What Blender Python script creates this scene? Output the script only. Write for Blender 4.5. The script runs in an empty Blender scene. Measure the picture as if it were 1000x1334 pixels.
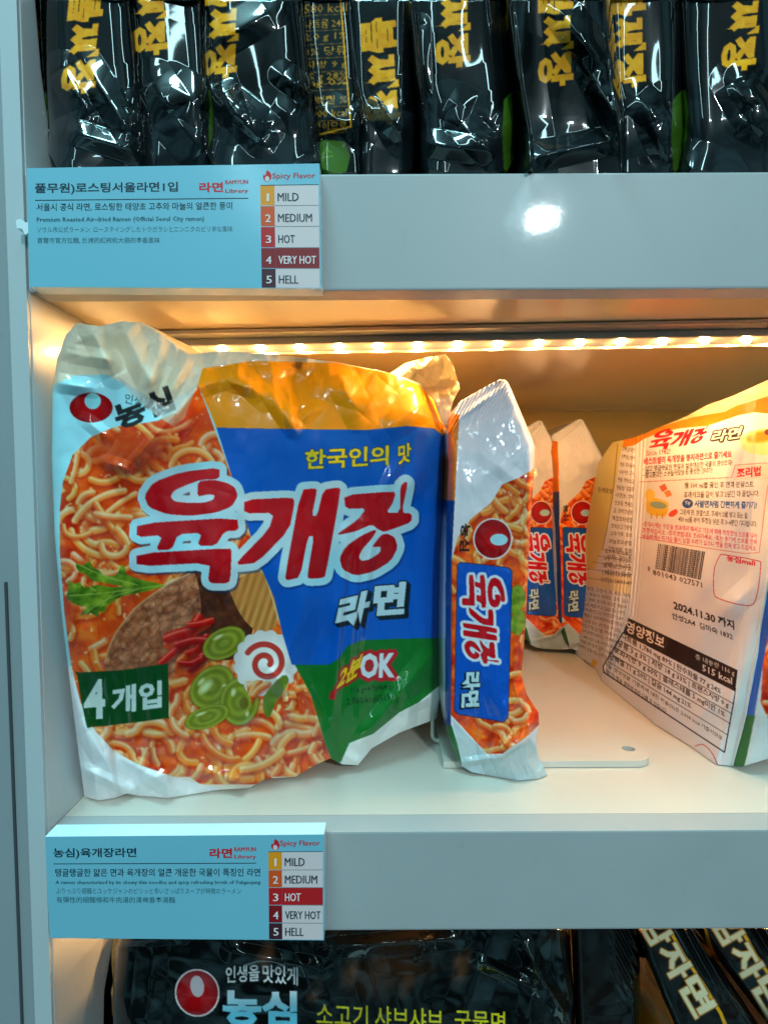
import bpy, bmesh, math, random
import numpy as np
from mathutils import Vector, Matrix

SC = bpy.context.scene
COL = SC.collection

# ------------------------------------------------------------------ camera
F_PX = 700.0                      # focal length in pixels of the 1000 x 1334 photograph
PITCH, ROLL = math.radians(2.6), 0.005
CZ = 1.20
CAM = np.array([0.0, 0.0, CZ])
_f = np.array([0, math.cos(PITCH), -math.sin(PITCH)])
_u0 = np.array([0, math.sin(PITCH), math.cos(PITCH)])
_r0 = np.array([1.0, 0, 0])
_r = math.cos(ROLL) * _r0 - math.sin(ROLL) * _u0
_u = math.cos(ROLL) * _u0 + math.sin(ROLL) * _r0
cam = bpy.data.cameras.new('camera')
cam.sensor_fit = 'VERTICAL'; cam.sensor_height = 36.0; cam.sensor_width = 36.0
cam.lens = F_PX / 1334 * 36
cam.clip_start = 0.01; cam.clip_end = 50
co = bpy.data.objects.new('camera', cam); COL.objects.link(co)
M = Matrix.Identity(4)
for i in range(3):
    M[i][0] = _r[i]; M[i][1] = _u[i]; M[i][2] = -_f[i]; M[i][3] = CAM[i]
co.matrix_world = M
SC.camera = co

# ------------------------------------------------------------------ light
w = bpy.data.worlds.new('World'); SC.world = w; w.use_nodes = True
wb = w.node_tree.nodes['Background']
wb.inputs[1].default_value = 1.0
_tc = w.node_tree.nodes.new('ShaderNodeTexCoord'); _wn = w.node_tree.nodes.new('ShaderNodeTexNoise'); _wr = w.node_tree.nodes.new('ShaderNodeValToRGB')
_wn.inputs['Scale'].default_value = 2.3; _wn.inputs['Detail'].default_value = 3
_wr.color_ramp.elements[0].position = 0.42; _wr.color_ramp.elements[0].color = (0.008, 0.022, 0.027, 1)
_wr.color_ramp.elements[1].position = 0.74; _wr.color_ramp.elements[1].color = (0.20, 0.52, 0.62, 1)
w.node_tree.links.new(_tc.outputs['Generated'], _wn.inputs['Vector']); w.node_tree.links.new(_wn.outputs['Fac'], _wr.inputs[0]); w.node_tree.links.new(_wr.outputs[0], wb.inputs[0])
SC.view_settings.view_transform = 'Standard'; SC.view_settings.look = 'None'
SC.view_settings.exposure = 0.0; SC.view_settings.gamma = 1.0
SC.view_settings.use_curve_mapping = False
SC.render.engine = 'CYCLES'
SC.cycles.max_bounces = 8


def area(name, loc, target, sx, sy, energy, color):
    l = bpy.data.lights.new(name, 'AREA'); l.shape = 'RECTANGLE'; l.size = sx; l.size_y = sy
    l.energy = energy; l.color = color
    o = bpy.data.objects.new(name, l); COL.objects.link(o)
    o.location = loc
    o.rotation_euler = (Vector(target) - Vector(loc)).to_track_quat('-Z', 'Y').to_euler()
    return o


# ------------------------------------------------------------------ photo pixel -> place
D_FRONT, Y_BACK = 0.254, 0.67


def ray(px, py):
    px = np.asarray(px, float); py = np.asarray(py, float)
    a = (px - 500) / F_PX; b = (667 - py) / F_PX
    d = _f + a[..., None] * _r + b[..., None] * _u
    return d / d[..., 1:2]


def at(px, py, Y):
    Y = np.asarray(Y, float)
    return CAM + ray(px, py) * Y[..., None]


_fp = at(705, 285, D_FRONT); _fd = ray(705., 285.) * [1, -1, 1]      # the store lamp shows as a bright spot in the glossy shelf edge
_lp = _fp + _fd * 2.3
area('store_spot_lamp', tuple(_lp), tuple(_fp), 0.13, 0.048, 24, (0.84, 0.97, 1.0)).data.shape = 'ELLIPSE'
area('store_ceiling_lamp', (-0.35, -0.14, CZ + 1.8), (0, 0.27, CZ), 0.9, 0.16, 36, (0.42, 0.92, 1.0))

for _x, _e in ((-0.75, 16), (0.85, 16)):      # two tube lamps running along the aisle
    _t = area('store_tube_lamp', (_x, -1.9, CZ + 1.75), (_x * 0.2, 0.3, CZ), 0.07, 2.6, _e, (0.54, 0.93, 1.0))
    _z = (Vector((_x * 0.2, 0.3, CZ)) - Vector((_x, -1.9, CZ + 1.75))).normalized() * -1
    _yv = Vector((0, 1, 0)); _xv = _yv.cross(Vector((0.3 * (1 if _x > 0 else -1), 0, 1))).normalized(); _zv = _xv.cross(_yv)
    _t.rotation_euler = Matrix((_xv, _yv, _zv)).transposed().to_euler()

FLOOR = float(at(700, 1083, D_FRONT)[2])          # top of the shelf the noodles stand on
UNDER = float(at(700, 377, D_FRONT)[2])           # underside of the board above
UP_TOP = float(at(700, 226, D_FRONT)[2])
LOW_UNDER = float(at(700, 1211, D_FRONT)[2])
WALL_X = float(at(61, 1080, D_FRONT)[0])          # inner face of the left side panel
GAP = UNDER - FLOOR


def on_floor_Y(px, py, z=None):
    d = ray(px, py)
    return ((FLOOR if z is None else z) - CZ) / d[..., 2]


def keep_in(P, floor=True, wall=True, zf=None):
    """slide points along their line of sight so that nothing sinks into floor or side panel"""
    zf = (FLOOR if zf is None else zf) + 0.0006
    k = np.ones(P.shape[:-1])
    d = P - CAM
    if floor:
        with np.errstate(divide='ignore', invalid='ignore'):
            kf = np.where(P[..., 2] < zf, (zf - CZ) / d[..., 2], 1.0)
        k = np.minimum(k, kf)
    if wall:
        with np.errstate(divide='ignore', invalid='ignore'):
            kw = np.where(P[..., 0] < WALL_X + 0.0008, (WALL_X + 0.0008) / d[..., 0], 1.0)
        k = np.minimum(k, kw)
    return CAM + d * k[..., None]


# ------------------------------------------------------------------ tags
def tag(o, label, cat, group=None):
    o['label'] = label; o['category'] = cat
    if group: o['group'] = group
    return o


def empty(name, loc):
    o = bpy.data.objects.new(name, None); COL.objects.link(o)
    o.location = loc; o.empty_display_size = 0.03
    return o


def link_mesh(name, me, mats, parent=None):
    o = bpy.data.objects.new(name, me); COL.objects.link(o)
    for m in (mats if isinstance(mats, (list, tuple)) else [mats]):
        me.materials.append(m)
    if parent is not None:
        o.parent = parent
        o.matrix_parent_inverse = Matrix.Identity(4)
    return o


def bm_obj(name, bm, mat, parent=None, origin=(0, 0, 0), bevel=0.0, smooth=False):
    if bevel:
        bmesh.ops.bevel(bm, geom=list(bm.edges), offset=bevel, segments=2, affect='EDGES', profile=0.7)
    bm.normal_update()
    me = bpy.data.meshes.new(name); 
    for v in bm.verts: v.co -= Vector(origin)
    bm.to_mesh(me); bm.free()
    if smooth:
        for p in me.polygons: p.use_smooth = True
    o = link_mesh(name, me, mat, parent)
    return o


def box_bm(x0, x1, y0, y1, z0, z1, bm=None):
    bm = bm or bmesh.new()
    vs = [bm.verts.new((x, y, z)) for x in (x0, x1) for y in (y0, y1) for z in (z0, z1)]
    for f in ((0, 1, 3, 2), (4, 6, 7, 5), (0, 4, 5, 1), (2, 3, 7, 6), (0, 2, 6, 4), (1, 5, 7, 3)):
        bm.faces.new([vs[i] for i in f])
    bmesh.ops.recalc_face_normals(bm, faces=bm.faces)
    return bm


# ------------------------------------------------------------------ materials
def new_mat(name):
    m = bpy.data.materials.new(name); m.use_nodes = True
    nt = m.node_tree
    return m, nt, nt.nodes['Principled BSDF']


def bump(nt, b, scale, strength, dist=0.001, detail=4, coat=False):
    tc = nt.nodes.new('ShaderNodeTexCoord'); n = nt.nodes.new('ShaderNodeTexNoise')
    n.inputs['Scale'].default_value = scale; n.inputs['Detail'].default_value = detail
    bp = nt.nodes.new('ShaderNodeBump'); bp.inputs['Strength'].default_value = strength
    bp.inputs['Distance'].default_value = dist
    nt.links.new(tc.outputs['Object'], n.inputs['Vector'])
    nt.links.new(n.outputs['Fac'], bp.inputs['Height'])
    nt.links.new(bp.outputs['Normal'], b.inputs['Normal'])
    if coat: nt.links.new(bp.outputs['Normal'], b.inputs['Coat Normal'])
    return n


def film_mat(name, rough=0.35, coat=0.75, coat_rough=0.06, bstr=0.16, bscale=70, spec=0.12):
    """printed plastic film: colour from the print, alpha of the print says how clear the film is"""
    m, nt, b = new_mat(name)
    a = nt.nodes.new('ShaderNodeAttribute'); a.attribute_name = 'print'
    nt.links.new(a.outputs['Color'], b.inputs['Base Color'])
    b.inputs['Roughness'].default_value = rough
    b.inputs['Specular IOR Level'].default_value = spec
    b.inputs['Coat Weight'].default_value = coat
    b.inputs['Coat Roughness'].default_value = coat_rough
    bump(nt, b, bscale, bstr, 0.0012, coat=True)
    tr = nt.nodes.new('ShaderNodeBsdfTranslucent')
    nt.links.new(a.outputs['Color'], tr.inputs['Color'])
    mx = nt.nodes.new('ShaderNodeMixShader')
    mth = nt.nodes.new('ShaderNodeMath'); mth.operation = 'MULTIPLY_ADD'
    mth.inputs[1].default_value = -0.5; mth.inputs[2].default_value = 0.5
    nt.links.new(a.outputs['Alpha'], mth.inputs[0])
    nt.links.new(mth.outputs[0], mx.inputs['Fac'])
    nt.links.new(b.outputs[0], mx.inputs[1]); nt.links.new(tr.outputs[0], mx.inputs[2])
    nt.links.new(mx.outputs[0], nt.nodes['Material Output'].inputs['Surface'])
    return m


def plain(name, col, rough=0.4, metal=0.0, coat=0.0, bs=0, bscale=60, var=0.0, varscale=12, coat_rough=0.1, scuff=0.0):
    m, nt, b = new_mat(name)
    b.inputs['Base Color'].default_value = (*col, 1)
    b.inputs['Roughness'].default_value = rough; b.inputs['Metallic'].default_value = metal
    b.inputs['Coat Weight'].default_value = coat; b.inputs['Coat Roughness'].default_value = coat_rough
    n = None
    if bs: bump(nt, b, bscale, bs, 0.0006, coat=bool(coat))
    if var:
        tc = nt.nodes.new('ShaderNodeTexCoord'); n = nt.nodes.new('ShaderNodeTexNoise')
        n.inputs['Scale'].default_value = varscale; n.inputs['Detail'].default_value = 6
        cr = nt.nodes.new('ShaderNodeValToRGB')
        cr.color_ramp.elements[0].position = 0.3; cr.color_ramp.elements[1].position = 0.7
        cr.color_ramp.elements[0].color = (*[c * (1 - var) for c in col], 1)
        cr.color_ramp.elements[1].color = (*col, 1)
        nt.links.new(tc.outputs['Object'], n.inputs['Vector'])
        nt.links.new(n.outputs['Fac'], cr.inputs[0])
        nt.links.new(cr.outputs[0], b.inputs['Base Color'])
        if scuff:      # rubbed streaks and specks of grime
            mp = nt.nodes.new('ShaderNodeMapping'); mp.inputs['Scale'].default_value = (30, 30, 9); n2 = nt.nodes.new('ShaderNodeTexNoise')
            n2.inputs['Scale'].default_value = 5; n2.inputs['Detail'].default_value = 8; n2.inputs['Roughness'].default_value = 0.7
            r2 = nt.nodes.new('ShaderNodeValToRGB'); r2.color_ramp.elements[0].position = 0.60; r2.color_ramp.elements[1].position = 0.80
            r2.color_ramp.elements[0].color = (1, 1, 1, 1); r2.color_ramp.elements[1].color = (1 - scuff, 1 - scuff * 1.1, 1 - scuff * 1.25, 1)
            mu = nt.nodes.new('ShaderNodeMix'); mu.data_type = 'RGBA'; mu.blend_type = 'MULTIPLY'; mu.inputs[0].default_value = 1
            nt.links.new(tc.outputs['Object'], mp.inputs['Vector']); nt.links.new(mp.outputs[0], n2.inputs['Vector']); nt.links.new(n2.outputs['Fac'], r2.inputs[0])
            nt.links.new(cr.outputs[0], mu.inputs[6]); nt.links.new(r2.outputs[0], mu.inputs[7]); nt.links.new(mu.outputs[2], b.inputs['Base Color'])
            rr = nt.nodes.new('ShaderNodeMapRange'); rr.inputs[3].default_value = rough * 0.8; rr.inputs[4].default_value = rough * 1.5
            nt.links.new(n.outputs['Fac'], rr.inputs[0]); nt.links.new(rr.outputs[0], b.inputs['Roughness'])
    return m


def emit(name, col, strength):
    m, nt, b = new_mat(name)
    b.inputs['Base Color'].default_value = (*[c * 0.10 for c in col], 1)
    b.inputs['Emission Color'].default_value = (*col, 1)
    b.inputs['Emission Strength'].default_value = strength
    return m


def srgb(c):
    c = np.asarray(c, float) / 255.0
    return tuple(np.where(c <= 0.04045, c / 12.92, ((c + 0.055) / 1.055) ** 2.4))


MAT = {}
MAT['laminate'] = plain('white_laminate', (0.60, 0.62, 0.63), 0.28, coat=0.35, bs=0.05, bscale=35, var=0.08, varscale=9, coat_rough=0.12, scuff=0.15)
MAT['fascia'] = plain('glossy_white_fascia', (0.40, 0.415, 0.42), 0.42, coat=0.13, bs=0.08, bscale=70, var=0.09, varscale=14, coat_rough=0.07, scuff=0.12)
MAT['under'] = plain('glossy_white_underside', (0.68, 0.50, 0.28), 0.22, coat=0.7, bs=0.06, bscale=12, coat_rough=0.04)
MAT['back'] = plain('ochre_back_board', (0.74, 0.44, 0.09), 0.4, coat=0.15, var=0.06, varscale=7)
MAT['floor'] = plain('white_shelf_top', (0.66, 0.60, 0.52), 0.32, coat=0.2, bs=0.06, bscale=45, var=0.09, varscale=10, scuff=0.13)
MAT['panel'] = plain('grey_painted_panel', (0.30, 0.34, 0.36), 0.42, coat=0.2, bs=0.05, bscale=40, var=0.12, varscale=6, scuff=0.15)
MAT['seam'] = plain('dark_panel_joint', (0.05, 0.06, 0.07), 0.6)
MAT['edge'] = plain('white_edge_band', (0.50, 0.55, 0.57), 0.35, coat=0.3)
MAT['alu'] = plain('brushed_aluminium', (0.46, 0.43, 0.38), 0.3, metal=0.9, bs=0.05)
MAT['tape'] = emit('glowing_led_diffuser', (1.0, 0.84, 0.52), 0.22)
MAT['chip'] = emit('lit_led_chip', (1.0, 0.56, 0.20), 1350)
MAT['plate'] = plain('white_plastic_divider', (0.64, 0.60, 0.53), 0.3, coat=0.3, var=0.05)
MAT['wire'] = plain('white_coated_wire', (0.78, 0.77, 0.74), 0.35, coat=0.3)
MAT['hole'] = plain('dark_hole_shade', (0.10, 0.09, 0.09), 0.6)
MAT['film'] = film_mat('printed_film')
MAT['black_film'] = film_mat('glossy_black_film', rough=0.3, coat=1.0, coat_rough=0.045, bstr=0.03, bscale=14, spec=0.05)
MAT['soft_film'] = film_mat('matt_printed_film', rough=0.42, coat=0.25, coat_rough=0.15, bstr=0.12)


def ink(name, rgb):
    return plain(name, srgb(rgb), 0.45)


# ------------------------------------------------------------------ noise in numpy
def vnoise(x, y, seed):
    rs = np.random.RandomState(seed); T = rs.rand(257, 257).astype(np.float32)
    xi = np.floor(x).astype(int); yi = np.floor(y).astype(int)
    fx = x - xi; fy = y - yi
    fx = fx * fx * (3 - 2 * fx); fy = fy * fy * (3 - 2 * fy)
    xi %= 256; yi %= 256
    a = T[yi, xi]; b = T[yi, xi + 1]; c = T[yi + 1, xi]; d = T[yi + 1, xi + 1]
    return (a * (1 - fx) + b * fx) * (1 - fy) + (c * (1 - fx) + d * fx) * fy


def fbm(x, y, seed, n=4):
    s = 0; a = 0.5; t = 0
    for i in range(n):
        s = s + a * vnoise(x * 2 ** i + 13.7 * i, y * 2 ** i + 7.1 * i, seed + i); t += a; a *= 0.5
    return s / t


def facet1(x, y, seed):
    rs = np.random.RandomState(seed); T = rs.rand(257, 257)
    wx = x + 1.1 * (vnoise(x * 0.8 + 5, y * 0.8, seed + 1) - 0.5); wy = y + 1.1 * (vnoise(x * 0.8, y * 0.8 + 8, seed + 2) - 0.5)
    xi = np.floor(wx).astype(int); yi = np.floor(wy).astype(int); fx = wx - xi; fy = wy - yi
    xi %= 256; yi %= 256
    a = T[yi, xi]; b = T[yi, xi + 1]; c = T[yi + 1, xi]; d = T[yi + 1, xi + 1]
    return np.where(fx > fy, a + (b - a) * fx + (d - b) * fy, a + (d - c) * fx + (c - a) * fy)


def crumple(x, y, seed, n=3):
    """flat facets with sharp folds, 0..1"""
    s = 0; a = 0.5; t = 0
    for i in range(n):
        ca, sa = math.cos(0.7 + i), math.sin(0.7 + i)
        u = (x * ca - y * sa) * 2 ** i; v = (x * sa + y * ca) * 2 ** i
        s = s + a * facet1(u + 31, v + 57, seed + 5 * i); t += a; a *= 0.4
    return s / t


def seg_dist(X, Y, x0, y0, x1, y1):
    dx, dy = x1 - x0, y1 - y0
    t = np.clip(((X - x0) * dx + (Y - y0) * dy) / (dx * dx + dy * dy + 1e-9), 0, 1)
    return np.hypot(X - x0 - t * dx, Y - y0 - t * dy), t


def creases(X, Y, lst):
    """folds of the film: (x0,y0,x1,y1,width,height)"""
    h = np.zeros_like(X)
    for x0, y0, x1, y1, wd, am in lst:
        d, t = seg_dist(X, Y, x0, y0, x1, y1)
        r = np.clip(1.12 - np.sqrt((d / wd) ** 2 + 0.0144), 0, 1)
        h += am * r * (0.25 + 0.75 * np.sin(np.pi * np.clip(t, 0.02, 0.98)) ** 0.7)
    return h


# ------------------------------------------------------------------ lettering
_txt = {}


def text_tris(s, bold=0.0, res=2, shear=0.0):
    k = (s, bold, res, shear)
    if k in _txt: return _txt[k]
    c = bpy.data.curves.new('lettering', 'FONT'); c.body = s; c.offset = bold; c.resolution_u = res; c.shear = shear
    o = bpy.data.objects.new('lettering', c); COL.objects.link(o)
    dg = bpy.context.evaluated_depsgraph_get(); dg.update()
    ev = o.evaluated_get(dg); me = ev.to_mesh()
    me.calc_loop_triangles()
    n = len(me.vertices); v = np.empty(n * 3); me.vertices.foreach_get('co', v); v = v.reshape(-1, 3)[:, :2]
    t = np.empty(len(me.loop_triangles) * 3, int); me.loop_triangles.foreach_get('vertices', t); t = t.reshape(-1, 3)
    ev.to_mesh_clear()
    bpy.data.objects.remove(o); bpy.data.curves.remove(c)
    T = v[t]
    if len(T):
        ar = (T[:, 1, 0] - T[:, 0, 0]) * (T[:, 2, 1] - T[:, 0, 1]) - (T[:, 2, 0] - T[:, 0, 0]) * (T[:, 1, 1] - T[:, 0, 1])
        T = T[np.abs(ar) > 1e-9]; ar = ar[np.abs(ar) > 1e-9]
        T[ar < 0] = T[ar < 0][:, ::-1]
        mn = T.reshape(-1, 2).min(0); mx = T.reshape(-1, 2).max(0)
        T = (T - mn) / (mx - mn)
    _txt[k] = T
    return T


def text_px(s, p0, p1, h, up=None, bold=0.0, res=2, shear=0.0):
    """triangles of a line whose foot runs from p0 to p1 and whose letters are h tall towards up"""
    T = text_tris(s, bold, res, shear)
    p0 = np.array(p0, float); p1 = np.array(p1, float); d = p1 - p0
    if up is None:
        up = np.array([d[1], -d[0]]); up = up / np.linalg.norm(up)
    else:
        up = np.array(up, float); up = up / np.linalg.norm(up)
    return p0 + T[..., 0:1] * d + T[..., 1:2] * up * h


# ------------------------------------------------------------------ print (a drawing made of shapes, later carried by mesh vertices)
def smooth_poly(pts, n=6, closed=True):
    P = np.array(pts, float); N = len(P); out = []
    rng = range(N if closed else N - 1)
    for i in rng:
        if closed:
            a, b, c, d = P[(i - 1) % N], P[i], P[(i + 1) % N], P[(i + 2) % N]
        else:
            a, b, c, d = P[max(i - 1, 0)], P[i], P[i + 1], P[min(i + 2, N - 1)]
        for k in range(n):
            t = k / n
            out.append(0.5 * ((2 * b) + (c - a) * t + (2 * a - 5 * b + 4 * c - d) * t * t + (3 * b - a - 3 * c + d) * t ** 3))
    if not closed: out.append(P[-1])
    return np.array(out)


class Print:
    def __init__(s, x0, y0, x1, y1, ss=2.0, base=(255, 255, 255), a=1.0):
        s.x0, s.y0, s.ss = x0, y0, ss
        s.W = int((x1 - x0) * ss); s.H = int((y1 - y0) * ss)
        s.A = np.empty((s.H, s.W, 4), np.float32)
        s.A[..., :3] = np.array(base, np.float32) / 255; s.A[..., 3] = a
        yy, xx = np.mgrid[0:s.H, 0:s.W]
        s.X = ((xx + 0.5) / ss + x0).astype(np.float32); s.Y = ((yy + 0.5) / ss + y0).astype(np.float32)

    def fill_edges(s, a, b):
        """winding fill of directed edges a->b (pixel coords)"""
        a = (a - [s.x0, s.y0]) * s.ss; b = (b - [s.x0, s.y0]) * s.ss
        sg = np.where(a[:, 1] < b[:, 1], 1, -1)
        lo = np.where((a[:, 1] < b[:, 1])[:, None], a, b); hi = np.where((a[:, 1] < b[:, 1])[:, None], b, a)
        r0 = np.clip(np.ceil(lo[:, 1] - 0.5), 0, s.H).astype(int); r1 = np.clip(np.ceil(hi[:, 1] - 0.5), 0, s.H).astype(int)
        n = np.maximum(r1 - r0, 0); keep = n > 0
        lo, hi, sg, r0, n = lo[keep], hi[keep], sg[keep], r0[keep], n[keep]
        idx = np.repeat(np.arange(len(n)), n)
        off = np.arange(n.sum()) - np.repeat(np.cumsum(n) - n, n)
        rows = r0[idx] + off
        t = (rows + 0.5 - lo[idx, 1]) / (hi[idx, 1] - lo[idx, 1])
        x = lo[idx, 0] + t * (hi[idx, 0] - lo[idx, 0])
        c = np.clip(np.ceil(x - 0.5), 0, s.W).astype(int)
        acc = np.zeros((s.H, s.W + 1), np.int32)
        np.add.at(acc, (rows, c), sg[idx])
        return np.cumsum(acc, 1)[:, :s.W] != 0

    def poly(s, pts, smooth=0):
        P = smooth_poly(pts, smooth) if smooth else np.array(pts, float)
        return s.fill_edges(P, np.roll(P, -1, 0))

    def tris(s, T):
        if not len(T): return np.zeros((s.H, s.W), bool)
        return s.fill_edges(T.reshape(-1, 2), np.roll(T, -1, 1).reshape(-1, 2))

    def text(s, *a, **k):
        return s.tris(text_px(*a, **k))

    def ell(s, cx, cy, rx, ry, ang=0.0):
        c, q = math.cos(ang), math.sin(ang)
        u = (s.X - cx) * c + (s.Y - cy) * q; v = -(s.X - cx) * q + (s.Y - cy) * c
        return (u / rx) ** 2 + (v / ry) ** 2

    def dilate(s, m, r):
        r = r * s.ss
        ys, xs = np.where(m)
        if not len(ys): return m
        R = int(r) + 1
        a, b = max(ys.min() - R, 0), min(ys.max() + R + 1, s.H); c, d = max(xs.min() - R, 0), min(xs.max() + R + 1, s.W)
        src = m[a:b, c:d]; out = src.copy()
        pts = {(0, 0)}
        for rr in np.arange(r, 0.4, -1.5):
            for k in range(max(8, int(6.3 * rr / 1.2))):
                an = 2 * math.pi * k / max(8, int(6.3 * rr / 1.2)); pts.add((round(rr * math.sin(an)), round(rr * math.cos(an))))
            if rr < r - 3 and r > 8: break
        H, W = src.shape
        for dy, dx in pts:
            out[max(dy, 0):H + min(dy, 0), max(dx, 0):W + min(dx, 0)] |= src[max(-dy, 0):H + min(-dy, 0), max(-dx, 0):W + min(-dx, 0)]
        res = np.zeros_like(m); res[a:b, c:d] = out
        return res

    def put(s, m, col, alpha=1.0, a=None):
        col = np.asarray(col, np.float32) / 255
        al = np.asarray(alpha, np.float32)
        if al.ndim == 2: al = al[m][:, None]
        if col.ndim == 3: col = col[m]
        s.A[m, :3] = s.A[m, :3] * (1 - al) + col * al
        if a is not None: s.A[m, 3] = a

    def stroke(s, pts, hw, fn, clip=None):
        """fn(t) -> colour(…,3) 0-255, alpha ; t = distance from the middle line / half width"""
        P = np.asarray(pts, float)
        x0, y0 = P.min(0) - hw - 1; x1, y1 = P.max(0) + hw + 1
        c0 = int(max((x0 - s.x0) * s.ss, 0)); c1 = int(min((x1 - s.x0) * s.ss, s.W))
        r0 = int(max((y0 - s.y0) * s.ss, 0)); r1 = int(min((y1 - s.y0) * s.ss, s.H))
        if c1 <= c0 or r1 <= r0: return
        X = s.X[r0:r1, c0:c1]; Y = s.Y[r0:r1, c0:c1]
        d = np.full(X.shape, 1e9, np.float32); side = np.zeros_like(d)
        for i in range(len(P) - 1):
            dd, _ = seg_dist(X, Y, P[i, 0], P[i, 1], P[i + 1, 0], P[i + 1, 1])
            sd = (Y - P[i, 1]) 
            nn = dd < d
            d = np.where(nn, dd, d)
            dx, dy = P[i + 1] - P[i]; L = math.hypot(dx, dy) + 1e-6
            nx, ny = -dy / L, dx / L
            q = (X - P[i, 0]) * nx + (Y - P[i, 1]) * ny
            if ny < 0: q = -q
            side = np.where(nn, q, side)
        m = d < hw
        if clip is not None: m &= clip[r0:r1, c0:c1]
        col, al = fn((d / hw)[m], (side / hw)[m])
        v = s.A[r0:r1, c0:c1]
        v[m, :3] = v[m, :3] * (1 - al[:, None]) + (col / 255) * al[:, None]

    def line(s, pts, wd, col, alpha=1.0):
        P = np.array(pts, float)
        s.stroke(P, wd / 2, lambda t, q: (np.broadcast_to(np.array(col, np.float32), (len(t), 3)), np.full(len(t), alpha, np.float32)))

    def blur(s, m, r):
        k = int(round(r * s.ss / 2)); A = s.A[..., :3]
        for ax in (0, 1):
            for _ in range(2):
                A = sum(np.roll(A, d, ax) for d in range(-k, k + 1)) / (2 * k + 1)
        s.A[m, :3] = A[m]

    def sample(s, px, py):
        A = s.A
        B = (A + np.roll(A, 1, 0) + np.roll(A, 1, 1) + np.roll(np.roll(A, 1, 0), 1, 1)) / 4 if s.ss > 1.2 else A
        x = np.clip((px - s.x0) * s.ss - (0 if s.ss > 1.2 else 0.5), 0, s.W - 1.001); y = np.clip((py - s.y0) * s.ss - (0 if s.ss > 1.2 else 0.5), 0, s.H - 1.001)
        xi = x.astype(int); yi = y.astype(int); fx = (x - xi)[..., None]; fy = (y - yi)[..., None]
        C = (B[yi, xi] * (1 - fx) + B[yi, xi + 1] * fx) * (1 - fy) + (B[yi + 1, xi] * (1 - fx) + B[yi + 1, xi + 1] * fx) * fy
        rgb = C[..., :3]
        lin = np.where(rgb <= 0.04045, rgb / 12.92, ((rgb + 0.055) / 1.055) ** 2.4)
        return np.concatenate([lin, C[..., 3:]], -1)


def mixc(a, b, t):
    a = np.array(a, np.float32); b = np.array(b, np.float32)
    return a + (b - a) * np.clip(t, 0, 1)[..., None]


def broth(p, m, seed, sc=0.03):
    n = fbm(p.X * sc, p.Y * sc, seed, 4); n2 = fbm(p.X * sc * 2.5 + 9, p.Y * sc * 2.5, seed + 20, 3)
    c = mixc((196, 30, 4), (255, 96, 14), (n - 0.22) * 2.4)
    c = c + (n2[..., None] - 0.5) * np.array([70, 50, 20])
    hot = np.clip((n2 - 0.62) * 5, 0, 1)[..., None]
    c = c * (1 - hot * 0.6) + np.array([250, 140, 40]) * hot * 0.6
    p.put(m, np.clip(c, 0, 255))


def noodle_path(rnd, x, y, n, step, wob):
    a = rnd.uniform(0, 6.28); k = rnd.uniform(-1, 1) * wob; pts = [(x, y)]
    for i in range(n):
        if rnd.random() < 0.16: k = rnd.uniform(-1, 1) * wob
        a += k; x += math.cos(a) * step; y += math.sin(a) * step * 0.85; pts.append((x, y))
    return smooth_poly(pts, 3, closed=False)


def glaze(p, m, seed):
    """sauce lying over parts of the noodles, wet glints"""
    n = fbm(p.X * 0.035, p.Y * 0.04, seed, 3)
    p.put(m, mixc((206, 40, 4), (255, 100, 16), fbm(p.X * 0.06, p.Y * 0.06, seed + 3)), np.clip((n - 0.48) * 5, 0, 0.8))
    g = fbm(p.X * 0.16, p.Y * 0.16, seed + 9, 2)
    p.put(m, (255, 226, 170), np.clip((g - 0.74) * 9, 0, 0.8))


def noodles(p, m, seed, count, hw, step, n=8, wob=0.7, box=None, dark=0.0):
    rnd = random.Random(seed)
    ys, xs = np.where(m)
    if box: x0, y0, x1, y1 = box
    else:
        x0, x1 = p.x0 + xs.min() / p.ss, p.x0 + xs.max() / p.ss; y0, y1 = p.y0 + ys.min() / p.ss, p.y0 + ys.max() / p.ss
    for i in range(count):
        P = noodle_path(rnd, rnd.uniform(x0, x1), rnd.uniform(y0, y1), rnd.randint(max(3, n - 4), n), step, wob)
        h = hw * rnd.uniform(0.8, 1.15)
        p.stroke(P + [0.6, h * 0.45], h * 1.35, lambda t, q: (np.broadcast_to(np.array((176, 34, 4), np.float32), (len(t), 3)), 0.6 * np.clip(1.3 - t, 0, 1)), m)
        top = np.array(rnd.choice([(255, 234, 168), (255, 222, 140), (255, 206, 110), (255, 244, 206), (255, 170, 64)]), np.float32) * (1 - dark * rnd.random())
        edge = np.array(rnd.choice([(244, 104, 20), (250, 130, 34), (232, 72, 12)]), np.float32)

        def fn(t, q, top=top, edge=edge):
            sh = np.clip(0.5 + 0.55 * q, 0, 1) * 0.9 + 0.35 * t ** 3
            c = top + (edge - top) * np.clip(sh, 0, 1)[:, None]
            sp = np.exp(-((q + 0.38) / 0.16) ** 2)[:, None]
            c = c + (np.array([255, 240, 205]) - c) * sp * 0.65
            return np.clip(c, 0, 255), np.clip((1.0 - t) * 4, 0, 0.9)
        p.stroke(P, h, fn, m)


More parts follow.
